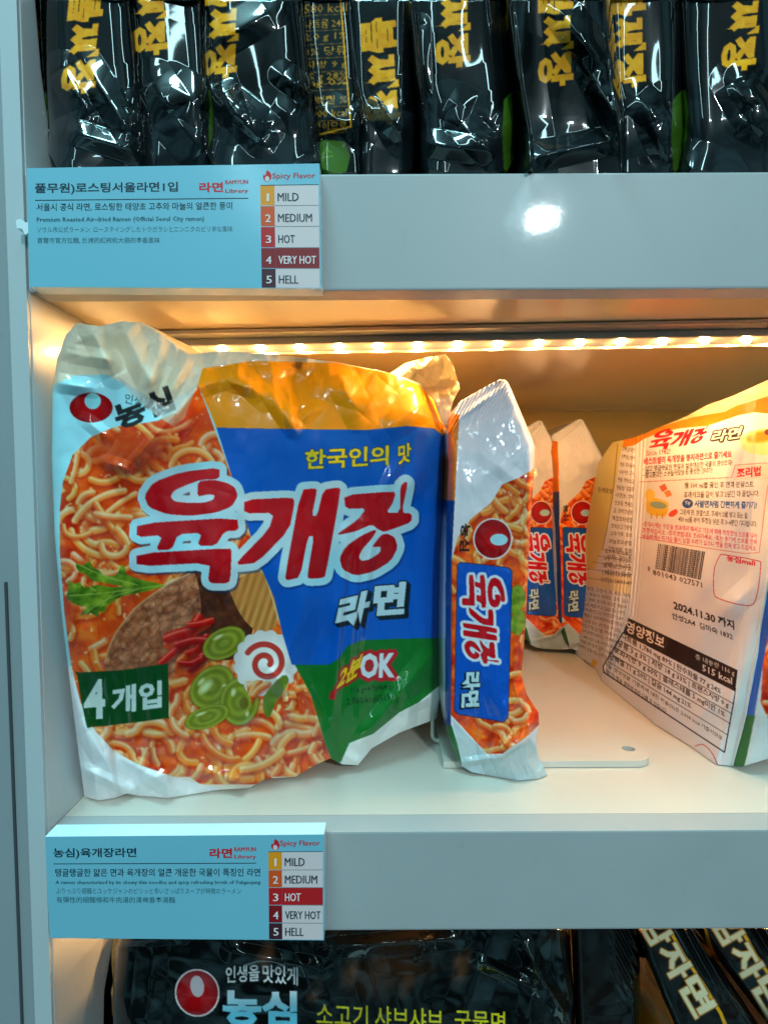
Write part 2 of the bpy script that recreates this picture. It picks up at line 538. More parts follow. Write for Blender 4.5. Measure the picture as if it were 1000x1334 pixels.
# the three big syllables of the name, drawn as brush shapes (pixel coords of the large pack)
LOGO = [
    [(286, 609), (236, 615), (200, 628), (188, 646), (194, 661), (218, 670), (248, 672), (281, 668), (302, 660), (310, 646), (306, 635), (296, 629), (278, 625), (258, 627), (257, 647), (272, 644), (280, 645), (278, 651), (266, 655), (242, 655), (227, 653), (222, 647), (227, 639), (245, 631), (262, 625), (286, 624)],
    [(179, 682), (309, 674), (311, 691), (293, 692), (281, 711), (257, 711), (263, 694), (232, 696), (224, 716), (203, 717), (212, 697), (178, 700)],
    [(178, 721), (299, 714), (302, 718), (300, 757), (294, 760), (276, 760), (271, 756), (274, 733), (178, 738)],
    [(318, 651), (380, 648), (384, 653), (377, 690), (335, 733), (311, 736), (309, 732), (350, 690), (357, 668), (318, 669)],
    [(392, 638), (410, 636), (413, 639), (406, 672), (413, 672), (421, 638), (440, 635), (444, 638), (424, 750), (420, 753), (403, 754), (400, 751), (409, 698), (401, 699), (391, 752), (374, 756), (371, 752)],
    [(448, 645), (512, 640), (515, 644), (511, 656), (503, 668), (521, 668), (521, 634), (528, 627), (531, 630), (523, 668), (536, 669), (536, 680), (515, 688), (500, 693), (493, 690), (484, 683), (464, 692), (441, 697), (440, 695), (466, 677), (477, 662), (450, 663)],
    [(488, 690), (470, 698), (450, 712), (442, 727), (446, 742), (463, 750), (486, 745), (509, 731), (518, 713), (514, 700), (504, 695), (496, 697), (484, 713), (496, 712), (495, 720), (481, 729), (471, 731), (467, 726), (472, 715), (484, 702), (490, 692)],
]


def logo_mask(p, fn):
    m = np.zeros((p.H, p.W), bool)
    for q in LOGO:
        P = np.array(q, float)
        # rounded corners
        P2 = []
        for i in range(len(P)):
            a, b, c = P[i - 1], P[i], P[(i + 1) % len(P)]
            P2 += [b + (a - b) * 0.18, b + (c - b) * 0.18]
        m |= p.poly(fn(np.array(P2)))
    return m


def affine3(src, dst):
    A = np.linalg.solve(np.column_stack([np.array(src, float), np.ones(3)]), np.array(dst, float))
    return lambda P: np.column_stack([P, np.ones(len(P))]) @ A


def egg(p, cx, cy, rx, ry, hx, hy, hrx, hry, white=(215, 240, 245), rim=None, ang=0):
    if rim: p.put(p.ell(cx, cy, rx + rim, ry + rim, ang) < 1, (240, 225, 225))
    e = p.ell(cx, cy, rx, ry, ang); m = e < 1
    p.put(m, mixc((196, 8, 16), (150, 2, 10), e)[..., :])
    p.put(p.ell(hx, hy, hrx, hry, ang) < 1, white)


# ------------------------------------------------------------------ bodies made of one printed sheet wrapped round a filling
def bpoly(pts, n, ts, key):
    P = np.array(pts, float)
    seg = np.abs(np.diff(P[:, key])) + 0.15 * np.abs(np.diff(P[:, 1 - key]))
    c = np.concatenate([[0], np.cumsum(seg)]); c /= c[-1]
    return np.stack([np.interp(ts, c, P[:, 0]), np.interp(ts, c, P[:, 1])], -1)


def sheet(name, T, B, L, R, depth, prt, mat, parent, origin, step=1.0, extr=(0, 0.05, 0), rings=6, swell=0.0,
          ts=None, ss=None, wall=True, floor=True, zf=None, cap=True, ringcol=None, inset=0.0):
    """T,B left->right and L,R top->bottom: the outline as seen; depth(X,Y,s,t) -> distance of every point"""
    wid = max(np.ptp(np.array(T)[:, 0]), np.ptp(np.array(B)[:, 0])); hei = max(np.ptp(np.array(L)[:, 1]), np.ptp(np.array(R)[:, 1]))
    if ss is None: ss = np.linspace(0, 1, int(wid / step) + 2)
    if ts is None: ts = np.linspace(0, 1, int(hei / step) + 2)
    nu, nv = len(ss), len(ts)
    t_ = bpoly(T, nu, ss, 0); b_ = bpoly(B, nu, ss, 0); l_ = bpoly(L, nv, ts, 1); r_ = bpoly(R, nv, ts, 1)
    S, TT = np.meshgrid(ss, ts)
    G = ((1 - TT)[..., None] * t_[None] + TT[..., None] * b_[None] + (1 - S)[..., None] * l_[:, None] + S[..., None] * r_[:, None]
         - ((1 - S) * (1 - TT))[..., None] * t_[0] - (S * (1 - TT))[..., None] * t_[-1] - ((1 - S) * TT)[..., None] * b_[0] - (S * TT)[..., None] * b_[-1])
    X, Y = G[..., 0], G[..., 1]
    P = at(X, Y, depth(X, Y, S, TT))
    if floor:      # the foot comes forward until its lower edge stands on the shelf
        z0 = (FLOOR if zf is None else zf) + 0.0006
        d = P - CAM; kb = np.where(P[-1, :, 2] < z0, (z0 - CZ) / d[-1, :, 2], 1.0)
        P = CAM + d * (1 + (kb[None, :] - 1) * sstep(0.35, 1.0, TT))[..., None]
    P = keep_in(P, floor, wall, zf)
    C = prt.sample(X, Y)
    V = P.reshape(-1, 3); colr = C.reshape(-1, 4)
    idx = np.arange(nu * nv).reshape(nv, nu)
    q = np.stack([idx[:-1, :-1], idx[1:, :-1], idx[1:, 1:], idx[:-1, 1:]], -1).reshape(-1, 4)
    border = np.concatenate([idx[0, :-1], idx[:-1, -1], idx[-1, :0:-1], idx[:0:-1, 0]])
    if len(border) > 500:
        pass
    nb = len(border)
    Vs = [V]; Cs = [colr]; Qs = [q]; prev = border; base = nu * nv
    ctr = V[border].mean(0); ex = np.array(extr, float)
    for k in range(1, rings + 1):
        f = k / rings
        ring = V[border] + ex * f
        sc = swell * math.sin(math.pi * f) - inset * f
        ring = ring + (V[border] - ctr) * [1, 0, 1] * sc
        if floor: ring[:, 2] = ring[:, 2] + 0.004 * f * np.clip(1 - (ring[:, 2] - z0) / 0.03, 0, 1)
        if floor: ring[:, 2] = np.maximum(ring[:, 2], (FLOOR if zf is None else zf) + 0.0006)
        if wall: ring[:, 0] = np.maximum(ring[:, 0], WALL_X + 0.0008)
        Vs.append(ring)
        cc = colr[border].copy()
        if ringcol is not None: cc[:] = (*srgb(ringcol), 1)
        Cs.append(cc)
        cur = base + np.arange(nb); base += nb
        Qs.append(np.stack([prev, np.roll(prev, -1), np.roll(cur, -1), cur], -1)); prev = cur
    V = np.concatenate(Vs); colr = np.concatenate(Cs); q = np.concatenate(Qs)
    me = bpy.data.meshes.new(name)
    nf = len(q); ncap = 1 if cap else 0
    me.vertices.add(len(V)); me.vertices.foreach_set('co', (V - np.array(origin)).astype(np.float32).ravel())
    me.loops.add(nf * 4 + ncap * nb); me.polygons.add(nf + ncap)
    li = q.ravel()
    st = np.arange(nf) * 4
    if cap:
        li = np.concatenate([li, prev]); st = np.concatenate([st, [nf * 4]])
    me.loops.foreach_set('vertex_index', li.astype(np.int32)); me.polygons.foreach_set('loop_start', st.astype(np.int32))
    me.update(calc_edges=True); me.validate()
    at_ = me.attributes.new('print', 'FLOAT_COLOR', 'POINT'); at_.data.foreach_set('color', colr.astype(np.float32).ravel())
    sm = np.ones(len(me.polygons), bool)
    if cap: sm[-1] = False
    me.polygons.foreach_set('use_smooth', sm)
    return link_mesh(name, me, mat, parent)


def sstep(a, b, x):
    t = np.clip((x - a) / (b - a), 0, 1); return t * t * (3 - 2 * t)


def lerp(a, b, t): return a + (b - a) * t


def edge_round(s, wl, wr):
    """0 in the middle, 1 at the left/right border"""
    l = np.clip(1 - s / wl, 0, 1); r = np.clip(1 - (1 - s) / wr, 0, 1)
    return 1 - np.sqrt(np.clip(1 - l ** 2, 0, 1)), 1 - np.sqrt(np.clip(1 - r ** 2, 0, 1))


#SETTING
# ================================================================== the shelving unit
X_R = 0.62
shelf = empty('display_shelf', (0, D_FRONT, FLOOR))
tag(shelf, 'white store shelving unit with grey upright and warm strip lights under its boards', 'shelf')
OR = np.array([0, D_FRONT, FLOOR])
PX0 = WALL_X - 0.009
LOWF = LOW_UNDER - GAP                              # the shelf below
ROOF = UP_TOP + GAP


def part(name, bm, mat, parent=shelf, origin=OR, bevel=0.0, smooth=False):
    return bm_obj(name, bm, mat, parent, origin, bevel, smooth)


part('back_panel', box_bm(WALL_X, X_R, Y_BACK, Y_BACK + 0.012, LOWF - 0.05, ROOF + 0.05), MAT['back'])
# left side panel: white board, its light front edge band, then the grey upright beside it
part('side_panel', box_bm(PX0, WALL_X, D_FRONT + 0.0015, Y_BACK, LOWF - 0.05, ROOF + 0.05), MAT['laminate'], bevel=0.0006)
part('edge_band', box_bm(PX0 + 0.0004, WALL_X - 0.0004, D_FRONT - 0.0005, D_FRONT + 0.0012, LOWF - 0.05, ROOF + 0.05), MAT['edge'])
g = part('upright', box_bm(PX0 - 0.30, PX0 - 0.0012, D_FRONT + 0.004, Y_BACK, LOWF - 0.05, ROOF + 0.05), MAT['panel'], bevel=0.001)
jx = float(at(10, 1000, D_FRONT)[0])
part('panel_joint', box_bm(jx - 0.0006, jx + 0.0006, D_FRONT + 0.0032, D_FRONT + 0.0042, LOWF - 0.05, float(at(5, 760, D_FRONT)[2])), MAT['seam'], parent=g)

for nm, z0, z1 in (('shelf_board', UNDER, UP_TOP), ('shelf_board', LOW_UNDER, FLOOR), ('shelf_board', LOWF - 0.05, LOWF), ('shelf_board', ROOF, ROOF + 0.05)):
    b = part(nm, box_bm(WALL_X + 0.0003, X_R, D_FRONT + 0.014, Y_BACK - 0.0004, z0 + 0.002, z1), MAT['floor'])
    # folded front edge of the board
    part('fascia', box_bm(WALL_X + 0.0003, X_R, D_FRONT, D_FRONT + 0.0138, z0, z1 + 0.0002), MAT['fascia'], parent=b, bevel=0.0009)
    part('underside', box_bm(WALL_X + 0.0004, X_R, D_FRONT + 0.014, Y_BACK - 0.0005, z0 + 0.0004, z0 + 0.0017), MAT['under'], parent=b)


def led_strip(z):
    """aluminium channel under a board; every chip is a small lit lens"""
    x0, y0, x1, y1 = WALL_X + 0.004, 0.341, 0.30, 0.319
    ang = math.atan2(y1 - y0, x1 - x0); L = math.hypot(x1 - x0, y1 - y0)
    def put(bm):
        bmesh.ops.rotate(bm, verts=bm.verts, cent=(0, 0, 0), matrix=Matrix.Rotation(ang, 3, 'Z'))
        bmesh.ops.translate(bm, verts=bm.verts, vec=(x0, y0, z))
        return bm
    ch = box_bm(0, L, -0.010, 0.010, -0.0035, -0.0003)
    box_bm(0, L, -0.0125, -0.0102, -0.0060, -0.0003, ch)
    box_bm(0, L, 0.0102, 0.0120, -0.0064, -0.0003, ch)
    box_bm(0, L, -0.024, -0.0137, -0.0022, -0.0003, ch)
    st = part('led_strip', put(ch), MAT['alu'])
    part('diffuser', put(box_bm(0.001, L - 0.001, -0.0085, 0.0085, -0.0050, -0.0036)), MAT['tape'], parent=st)
    n = 19
    bm = bmesh.new()
    bmesh.ops.create_icosphere(bm, subdivisions=2, radius=0.0023)
    for v in bm.verts: v.co.z *= 0.55
    bmesh.ops.rotate(bm, verts=bm.verts, cent=(0, 0, 0), matrix=Matrix.Rotation(ang, 3, 'Z'))
    me = bpy.data.meshes.new('led_chip'); bm.to_mesh(me); bm.free(); me.materials.append(MAT['chip'])
    for i in range(n):
        o = bpy.data.objects.new('led_chip', me); COL.objects.link(o); o.parent = st
        d = 0.012 + i * (L - 0.024) / (n - 1)
        o.location = Vector((x0 + d * math.cos(ang), y0 + d * math.sin(ang), z - 0.0060)) - Vector(OR)


led_strip(UNDER)
led_strip(LOW_UNDER)
#SIGNS
# ================================================================== price signs
INK = {k: ink('ink_' + k, v) for k, v in dict(navy=(16, 44, 60), red=(205, 25, 35), orange=(243, 150, 20), red_orange=(226, 84, 24), deep_red=(196, 22, 28),
                                              dark_red=(140, 10, 22), plum=(72, 22, 38), pink=(226, 205, 206), white=(238, 226, 226), fine=(40, 96, 110), grey=(140, 130, 138)).items()}
MAT['sign'] = plain('pale_blue_sign_card', (0.20, 0.54, 0.68), 0.4, coat=0.5, bs=0.06, bscale=14, var=0.10, varscale=5, coat_rough=0.15)
MAT['sign_edge'] = plain('clear_sign_edge', (0.62, 0.86, 0.92), 0.25, coat=0.5)


def sign(quad, Yf, label, title, lines, hot, col_x, rows, logo, rule, title_px):
    """quad TL,TR,BR,BL in pixels on the plane Y=Yf"""
    base = at(*quad[3], Yf); root = empty('price_sign', base)
    tag(root, label, 'sign', 'price signs clipped to the shelf edges')
    mats = [MAT['sign'], MAT['sign_edge']] + list(INK.values()); mi = {k: i + 2 for i, k in enumerate(INK)}
    V = []; Fc = []; Mi = []
    def add(pts, faces, m):
        n = len(V); V.extend(pts); Fc.extend([[n + i for i in f] for f in faces]); Mi.extend([m] * len(faces))
    q = [at(x, y, Yf) for x, y in quad]; qb = [p + np.array([0, 0.0090, 0]) for p in q]
    add(q, [(0, 3, 2, 1)], 0)
    add(q + qb, [(0, 1, 5, 4), (1, 2, 6, 5), (2, 3, 7, 6), (3, 0, 4, 7), (4, 5, 6, 7)], 1)
    def flat(T, m, lay):
        T = np.asarray(T, float)
        pts = at(T[..., 0], T[..., 1], Yf - 0.00002 * lay)
        k = T.shape[1]; n = len(T)
        add(list(pts.reshape(-1, 3)), [tuple(range(i * k, i * k + k))[::-1] for i in range(n)], mi[m])
    TL, TR, BR, BL = [np.array(p, float) for p in quad]
    def uv(u, v):
        return (TL * (1 - u) + TR * u) * (1 - v) + (BL * (1 - u) + BR * u) * v
    def rect(u0, v0, u1, v1, m, lay): flat([[uv(u0, v0), uv(u1, v0), uv(u1, v1), uv(u0, v1)]], m, lay)
    def txt(s, u0, u1, v, h, m, lay=2, bold=0.0, res=2):
        a, b = uv(u0, v), uv(u1, v)
        if s.isascii() and h > 5 and bold > 0:      # heavy latin letters: three close impressions
            for k, dx in enumerate((-0.22, 0.0, 0.22)): flat(text_px(s, a + [dx, 0], b + [dx, 0], h, bold=0.0, res=res)[:, ::-1], m, lay + k)
            return
        flat(text_px(s, a, b, h, bold=bold, res=res)[:, ::-1], m, lay)
    txt(title, 0.026, title_px, 0.225 if logo else 0.22, 15 if logo else 14, 'navy', bold=0.022, res=3)
    txt('라면', 0.588, 0.670, 0.22, 13, 'red', bold=0.035)
    txt('RAMYUN', 0.678, 0.755, 0.155, 5.2, 'red', bold=0.006); txt('Library', 0.678, 0.755, 0.235, 6.5, 'red', bold=0.015)
    rect(0.026, rule, 0.756, rule + 0.008, 'navy', 1)
    for s, u1, v, h, m, bd in lines: txt(s, 0.03, u1, v, h, m, bold=bd, res=1 if h < 8 else 2)
    # heat scale
    cw = 0.052
    vs = rows
    txt('Spicy Flavor', col_x + 0.042, 0.985, vs[0] - 0.045, 9, 'red', bold=0.015)
    fl = np.array([(0.5, 0), (0.9, 0.25), (1, 0.6), (0.8, 0.9), (0.5, 1.0), (0.2, 0.9), (0, 0.62), (0.15, 0.35), (0.28, 0.5), (0.36, 0.2)])
    o = uv(col_x + 0.010, vs[0] - 0.125); flat([[o + p * [11, 15] for p in smooth_poly(fl, 3)][::-1][::-1]], 'red', 2)
    flat([[o + np.array([5.5, 11.2]) + 3 * np.array([math.cos(a), 1.2 * math.sin(a)]) for a in np.linspace(0, 6.283, 10)[:-1]]], 'pink', 3)
    names = ['MILD', 'MEDIUM', 'HOT', 'VERY HOT', 'HELL']; cs = ['orange', 'red_orange', 'deep_red', 'dark_red', 'plum']
    wd = [0.071, 0.116, 0.056, 0.128, 0.066]
    for i in range(5):
        rect(col_x, vs[i], col_x + cw - 0.004, vs[i + 1] - 0.006, cs[i], 1)
        h_ = i == hot
        rect(col_x + cw - (0.0038), vs[i], 0.996, vs[i + 1] - 0.006, ('deep_red' if i == 2 else 'dark_red') if h_ else 'pink', 1)
        v = vs[i + 1] - 0.040
        txt(str(i + 1), col_x + (0.022 if i == 0 else 0.016), col_x + (0.0285 if i == 0 else 0.034), v, 10, 'white', 3, bold=0.012)
        txt(names[i], col_x + cw + 0.007, col_x + cw + 0.007 + wd[i], v, 10.5, 'white' if h_ else 'navy', 3, bold=0.014)
        if i: rect(col_x + cw - 0.004, vs[i] - 0.0058, 0.996, vs[i] - 0.0003, 'grey', 2)
    rect(col_x, vs[0] - 0.0065, 0.996, vs[0] - 0.0008, 'navy', 2)
    me = bpy.data.meshes.new('sign_card'); me.from_pydata([tuple(np.array(v) - base) for v in V], [], [tuple(f) for f in Fc]); me.validate()
    for i, p in enumerate(me.polygons): p.material_index = Mi[i]
    o = link_mesh('sign_card', me, mats, root)
    return root


s1 = sign([(35, 219), (416, 213), (418, 376), (39, 374)], 0.2445,
          'pale blue price sign on the upper shelf edge with VERY HOT marked dark red', '풀무원)로스팅서울라면1입',
          [('서울시 공식 라면, 로스팅한 태양초 고추와 마늘의 얼큰한 풍미', 0.700, 0.365, 10.5, 'navy', 0.012),
           ('Premium Roasted Air-dried Ramen (Official Seoul City ramen)', 0.603, 0.462, 7.5, 'fine', 0.004),
           ('ソウル市公式ラーメン, ローステイングしたトウガラシとニンニクのピリ辛な風味', 0.700, 0.545, 8, 'fine', 0.0),
           ('首爾市官方拉麵, 烘烤的紅椒和大蒜的辛香風味', 0.45, 0.635, 8, 'fine', 0.004)],
          3, 0.797, [0.172, 0.337, 0.505, 0.675, 0.842, 1.0], True, 0.268, 0.515)
s2 = sign([(59, 1090), (422, 1087), (422, 1225), (65, 1222)], 0.2445,
          'pale blue price sign on the lower shelf edge with HOT marked red', '농심)육개장라면',
          [('탱글탱글한 얇은 면과 육개장의 얼큰 개운한 국물이 특징인 라면', 0.770, 0.395, 10.5, 'navy', 0.012),
           ('A ramen characterized by its chewy thin noodles and spicy refreshing broth of Yukgaejang', 0.770, 0.478, 6, 'fine', 0.004),
           ('ぷりっぷり細麺とユッケジャンのピリッと辛いさっぱりスープが特徴のラーメン', 0.700, 0.565, 8, 'fine', 0.0),
           ('有彈性的細麵條和牛肉湯的清爽香辛湯麵', 0.46, 0.652, 8, 'fine', 0.004)],
          2, 0.800, [0.165, 0.338, 0.505, 0.672, 0.842, 1.0], False, 0.265, 0.325)
# the torn clear tape at the left end of the upper sign
bm = bmesh.new()
pp = [(21, 287), (27, 285), (34, 290), (37, 289), (38, 303), (33, 306), (29, 298), (22, 297)]
fr = [bm.verts.new(at(x, y, 0.2460)) for x, y in pp]; bk = [bm.verts.new(at(x, y, 0.2460) + np.array([0, 0.004, 0])) for x, y in pp]
bm.faces.new(fr[::-1]); bm.faces.new(bk)
for i in range(len(pp)): bm.faces.new((fr[i], fr[(i + 1) % 8], bk[(i + 1) % 8], bk[i]))
bmesh.ops.recalc_face_normals(bm, faces=bm.faces)
bm_obj('sign_clip', bm, plain('clear_white_plastic', (0.75, 0.9, 0.93), 0.2, coat=0.6), s1, at(39, 374, 0.2445))

#MULTIPACK
# ================================================================== the four-pack of spicy beef noodles
def multipack_print():
    p = Print(55, 405, 610, 1055, 2.0, (170, 232, 244))
    X, Y = p.X, p.Y
    # clear film above the print
    film = p.poly([(50, 400), (615, 400), (615, 575), (585, 560), (571, 530), (548, 503), (505, 486), (440, 473), (330, 470), (264, 480), (256, 508), (232, 540), (205, 528), (172, 505), (138, 488), (95, 489), (66, 505), (50, 520)])
    # food picture
    food = p.poly([(258, 500), (302, 620), (340, 740), (357, 778), (368, 826), (386, 864), (405, 905), (424, 970), (436, 1000), (360, 1030), (300, 1034), (232, 1014), (180, 996), (148, 978), (124, 952), (106, 918), (93, 868), (84, 800), (78, 720), (78, 664), (82, 628), (95, 592), (119, 569), (149, 556), (180, 552), (205, 548), (232, 536)])
    broth(p, food, 5)
    noodles(p, food, 11, 105, 5.4, 10, 9, 0.55)
    glaze(p, food, 14)
    noodles(p, food, 12, 74, 4.8, 9, 9, 0.65, box=(80, 590, 310, 760))
    noodles(p, food, 13, 56, 5.8, 10, 8, 0.6, box=(130, 920, 420, 1030))
    p.blur(food, 1.0)
    # red glaze near the top of the bowl
    gl = food & (p.ell(165, 590, 62, 30) < 1)
    p.put(gl, (205, 62, 18), np.clip(1.2 - p.ell(165, 590, 62, 30), 0, 0.85))
    # dark beef behind, mushroom
    n = fbm(X * 0.12, Y * 0.12, 31, 4)
    dk = p.poly([(232, 765), (252, 742), (300, 748), (322, 770), (330, 812), (318, 850), (286, 860), (250, 840)], 4) & food
    p.put(dk, mixc((52, 18, 8), (124, 62, 30), n))
    mu = p.poly([(300, 758), (338, 742), (352, 770), (362, 806), (345, 826), (322, 812), (306, 786)], 4)
    p.put(mu, mixc((176, 98, 34), (232, 172, 92), 0.5 + 0.5 * np.sin((X * 0.55 + Y * 0.18) * 1.1) * fbm(X * .05, Y * .05, 3)))
    p.line(smooth_poly([(300, 758), (338, 742), (352, 770), (362, 806)], 4, False), 2.2, (245, 205, 140), 0.8)
    # big slice of beef with cracked grain
    me_ = p.poly([(137, 862), (147, 832), (165, 806), (180, 789), (213, 765), (246, 747), (256, 752), (262, 795), (252, 830), (230, 860), (222, 880), (160, 886), (140, 880)], 3)
    rs = np.random.RandomState(4); cx = rs.uniform(130, 270, 110); cy = rs.uniform(735, 890, 110)
    ys, xs = np.where(me_); a, b, c, d = ys.min(), ys.max() + 1, xs.min(), xs.max() + 1
    Xw, Yw = X[a:b, c:d], Y[a:b, c:d]; wx = Xw + 5 * fbm(Xw * .12, Yw * .12, 8); wy = Yw + 5 * fbm(Xw * .12, Yw * .12, 9)
    u = wx * 0.8 + wy * 0.6; v = -wx * 0.6 + wy * 0.8
    d1 = np.full(Xw.shape, 1e9); d2 = d1.copy(); idc = np.zeros(Xw.shape, int)
    for i in range(110):
        du = (u - (cx[i] * .8 + cy[i] * .6)) * 1.0; dv = (v - (-cx[i] * .6 + cy[i] * .8)) * 0.62
        dd = np.hypot(du, dv); nn = dd < d1
        d2 = np.where(nn, d1, np.minimum(d2, dd)); idc = np.where(nn, i, idc); d1 = np.where(nn, dd, d1)
    tone = rs.rand(110)[idc] * 0.25 + 0.75 * fbm(Xw * .15, Yw * .15, 77)
    cm = mixc((150, 72, 40), (240, 158, 112), tone * 1.5 - 0.3); cr = np.clip((d2 - d1) / 2.4, 0, 1)[..., None]
    cm = cm * (0.76 + 0.24 * cr) * (0.86 + 0.28 * fbm(u * 0.5, v * 0.08, 61))[..., None]
    full = np.zeros((p.H, p.W, 3), np.float32); full[a:b, c:d] = cm
    p.put(me_, full)
    p.line(smooth_poly([(137, 862), (147, 832), (165, 806), (180, 789), (213, 765), (246, 747)], 4, False), 2.4, (225, 170, 120), 0.75)
    # red chilli shreds
    rc = random.Random(9)
    for k in range(13):
        x, y, a2 = rc.uniform(228, 280), rc.uniform(806, 862), rc.uniform(-0.9, 0.3)
        L_ = rc.uniform(12, 24); P_ = smooth_poly([(x - L_ * math.cos(a2), y - L_ * math.sin(a2)), (x, y + rc.uniform(-5, 5)), (x + L_ * math.cos(a2), y + L_ * math.sin(a2))], 4, False)
        cc = np.array(rc.choice([(214, 24, 6), (240, 56, 14), (186, 14, 6), (250, 84, 24)]), np.float32)
        p.stroke(P_ + [1, 4], 8, lambda t, q: (np.broadcast_to(np.array((90, 14, 4), np.float32), (len(t), 3)), 0.5 * np.clip(1.2 - t, 0, 1)), food)
        p.stroke(P_, rc.uniform(5, 8), lambda t, q, cc=cc: (np.clip(cc + (np.exp(-((q + 0.4) / 0.2) ** 2) * 90)[:, None] - 40 * np.clip(q, 0, 1)[:, None], 0, 255), np.clip((1 - t) * 4, 0, 0.95)), food)
    # spring onion rings
    for x, y, rx, ry, an in ((292, 838, 30, 19, -0.5), (276, 895, 32, 24, -0.75), (312, 914, 25, 31, 0.1), (270, 934, 30, 14, -0.35)):
        e = p.ell(x, y, rx, ry, an); m = (e < 1) & food
        ring = np.sin(np.sqrt(e) * 15) * 0.5 + 0.5
        p.put(m, mixc((104, 116, 18), (192, 190, 62), 0.6 * ring * (0.4 + 0.6 * np.sqrt(e)) + 0.3 * fbm(X * .06, Y * .06, 41)))
        p.put((e < 1.10) & (e > 0.88) & food, (70, 90, 16), 0.35)
    e = p.ell(268, 895, 15, 7, -0.8); p.put(e < 1, (236, 246, 190), np.clip(1 - e, 0, 1) * 0.9)
    for x, y, rx, ry, an in ((284, 830, 9, 3, -0.5), (262, 888, 8, 3.4, -0.8), (304, 902, 4, 7, 0.1), (262, 930, 9, 2.4, -0.3), (322, 930, 3, 5, 0.2), (292, 893, 4, 2, -0.6)):
        e = p.ell(x, y, rx, ry, an); p.put(e < 1, (238, 244, 196), np.clip(1.1 - e, 0, 1) * 0.75)
    p.put(p.ell(318, 916, 6, 8) < 1, (110, 96, 20), 0.8)
    # green leaf spray
    for lf in ([(90, 190), (100, 150), (95, 120), (125, 135), (150, 128), (165, 150), (230, 140), (300, 150), (420, 140), (520, 140), (450, 165), (330, 190), (290, 215), (262, 235), (258, 258), (232, 255), (225, 278), (195, 262), (150, 272), (178, 235), (150, 232), (110, 215)],
               [(130, 45), (160, 55), (190, 35), (205, 65), (232, 75), (250, 98), (300, 100), (318, 75), (330, 50), (345, 70), (352, 95), (430, 122), (500, 138), (380, 150), (300, 140), (240, 128), (200, 120), (175, 95), (140, 80)]):
        m = p.poly([(60 + x / 3.333, 720 + y / 3.333) for x, y in lf], 2); p.put(m, mixc((50, 92, 8), (160, 186, 44), fbm(X * .09, Y * .13, 55) * 1.5 - 0.25))
    for a_ in ([(90, 776), (140, 772), (215, 762)], [(104, 736), (140, 752), (180, 762)], [(110, 800), (140, 780), (180, 768)], [(125, 770), (108, 758)], [(150, 770), (132, 790)]):
        p.line(smooth_poly(a_, 4, False), 1.1, (206, 216, 110), 0.6)
    # fish-cake flower with pink spiral
    cx0, cy0 = 346, 864
    an = np.arctan2(Y - cy0, X - cx0); rr = np.hypot(X - cx0, (Y - cy0) * 0.96)
    m = (rr < 39 + 3.2 * np.abs(np.sin(an * 8))) & food
    p.put(m, mixc((250, 246, 240), (210, 205, 205), (rr - 24) / 30))
    sp = []
    for k in range(60):
        a2 = -2.6 + k * 0.155; r2 = 27 - k * 0.36; sp.append((cx0 + r2 * math.cos(a2), cy0 + r2 * math.sin(a2)))
    p.stroke(sp, 4.2, lambda t, q: (np.broadcast_to(np.array((206, 52, 40), np.float32), (len(t), 3)), np.clip((1 - t) * 5, 0, 0.95)), food)
    noodles(p, p.poly([(318, 884), (380, 890), (392, 925), (330, 925)]) & food, 91, 9, 5.0, 8, 6, 0.6)
    # green onion at the fish-cake's foot
    m = p.poly([(345, 905), (368, 880), (376, 888), (360, 915), (350, 935), (343, 925)], 3) & food
    p.put(m, mixc((70, 100, 20), (140, 160, 50), fbm(X * .08, Y * .08, 66)))
    # coloured fields
    orange = p.poly([(256, 508), (264, 480), (330, 469), (440, 473), (505, 486), (548, 503), (571, 530), (580, 570), (565, 558), (530, 555), (480, 560), (380, 559), (282, 557), (258, 500)])
    p.put(orange, (255, 158, 8), 1.0)
    blue = p.poly([(282, 557), (380, 559), (480, 560), (530, 555), (565, 558), (582, 572), (582, 832), (520, 832), (470, 834), (452, 842), (441, 858), (428, 866), (380, 866), (368, 826), (357, 778), (340, 740), (302, 620)])
    p.put(blue, mixc((8, 98, 206), (6, 84, 182), fbm(X * .01, Y * .01, 2)))
    green = p.poly([(384, 866), (428, 866), (441, 858), (452, 842), (470, 834), (520, 832), (582, 831), (582, 885), (566, 898), (545, 915), (520, 928), (503, 942), (486, 956), (470, 962), (455, 968), (446, 990), (436, 1000), (424, 970), (405, 905)])
    p.put(green, (16, 112, 36))
    rim = p.poly([(446, 988), (455, 968), (470, 962), (486, 956), (503, 942), (520, 928), (545, 915), (566, 898), (590, 878), (590, 1000), (440, 1010)])
    p.put(rim, (238, 236, 232))
    p.put((Y > 1012) & (X < 440) & ~p.poly([(228, 1000), (330, 1000), (360, 1016), (330, 1022), (262, 1022)]) & (X > 200), (240, 226, 214))
    wl = p.poly([(60, 880), (93, 868), (106, 918), (124, 952), (148, 978), (180, 996), (232, 1014), (290, 1028), (290, 1055), (60, 1055)])
    p.put(wl, (240, 240, 242))
    # clear film over the top
    ft = mixc((255, 250, 226), (240, 232, 204), fbm(X * .03, Y * .03, 90))
    p.put(film, ft, 1.0, a=0.55)
    rag = film & (p.ell(330, 470, 26, 30) > 1)
    # maker's mark, top left
    egg(p, 119, 531, 28, 19.5, 121, 522.5, 10.5, 10.5, (150, 222, 232))
    p.put(p.text('인생을 맛', (162, 525), (214, 536), 13, (0.15, -1), 0.005), (30, 36, 40), 0.85)
    p.put(p.text('농심', (156, 562), (230, 534), 34, (-0.35, -1), 0.045), (26, 26, 28), 0.92)
    p.put(p.poly([(150, 488), (175, 505), (215, 530), (258, 500), (240, 545), (226, 556), (196, 536), (170, 512)]), (214, 214, 208), 0.7, a=0.7)
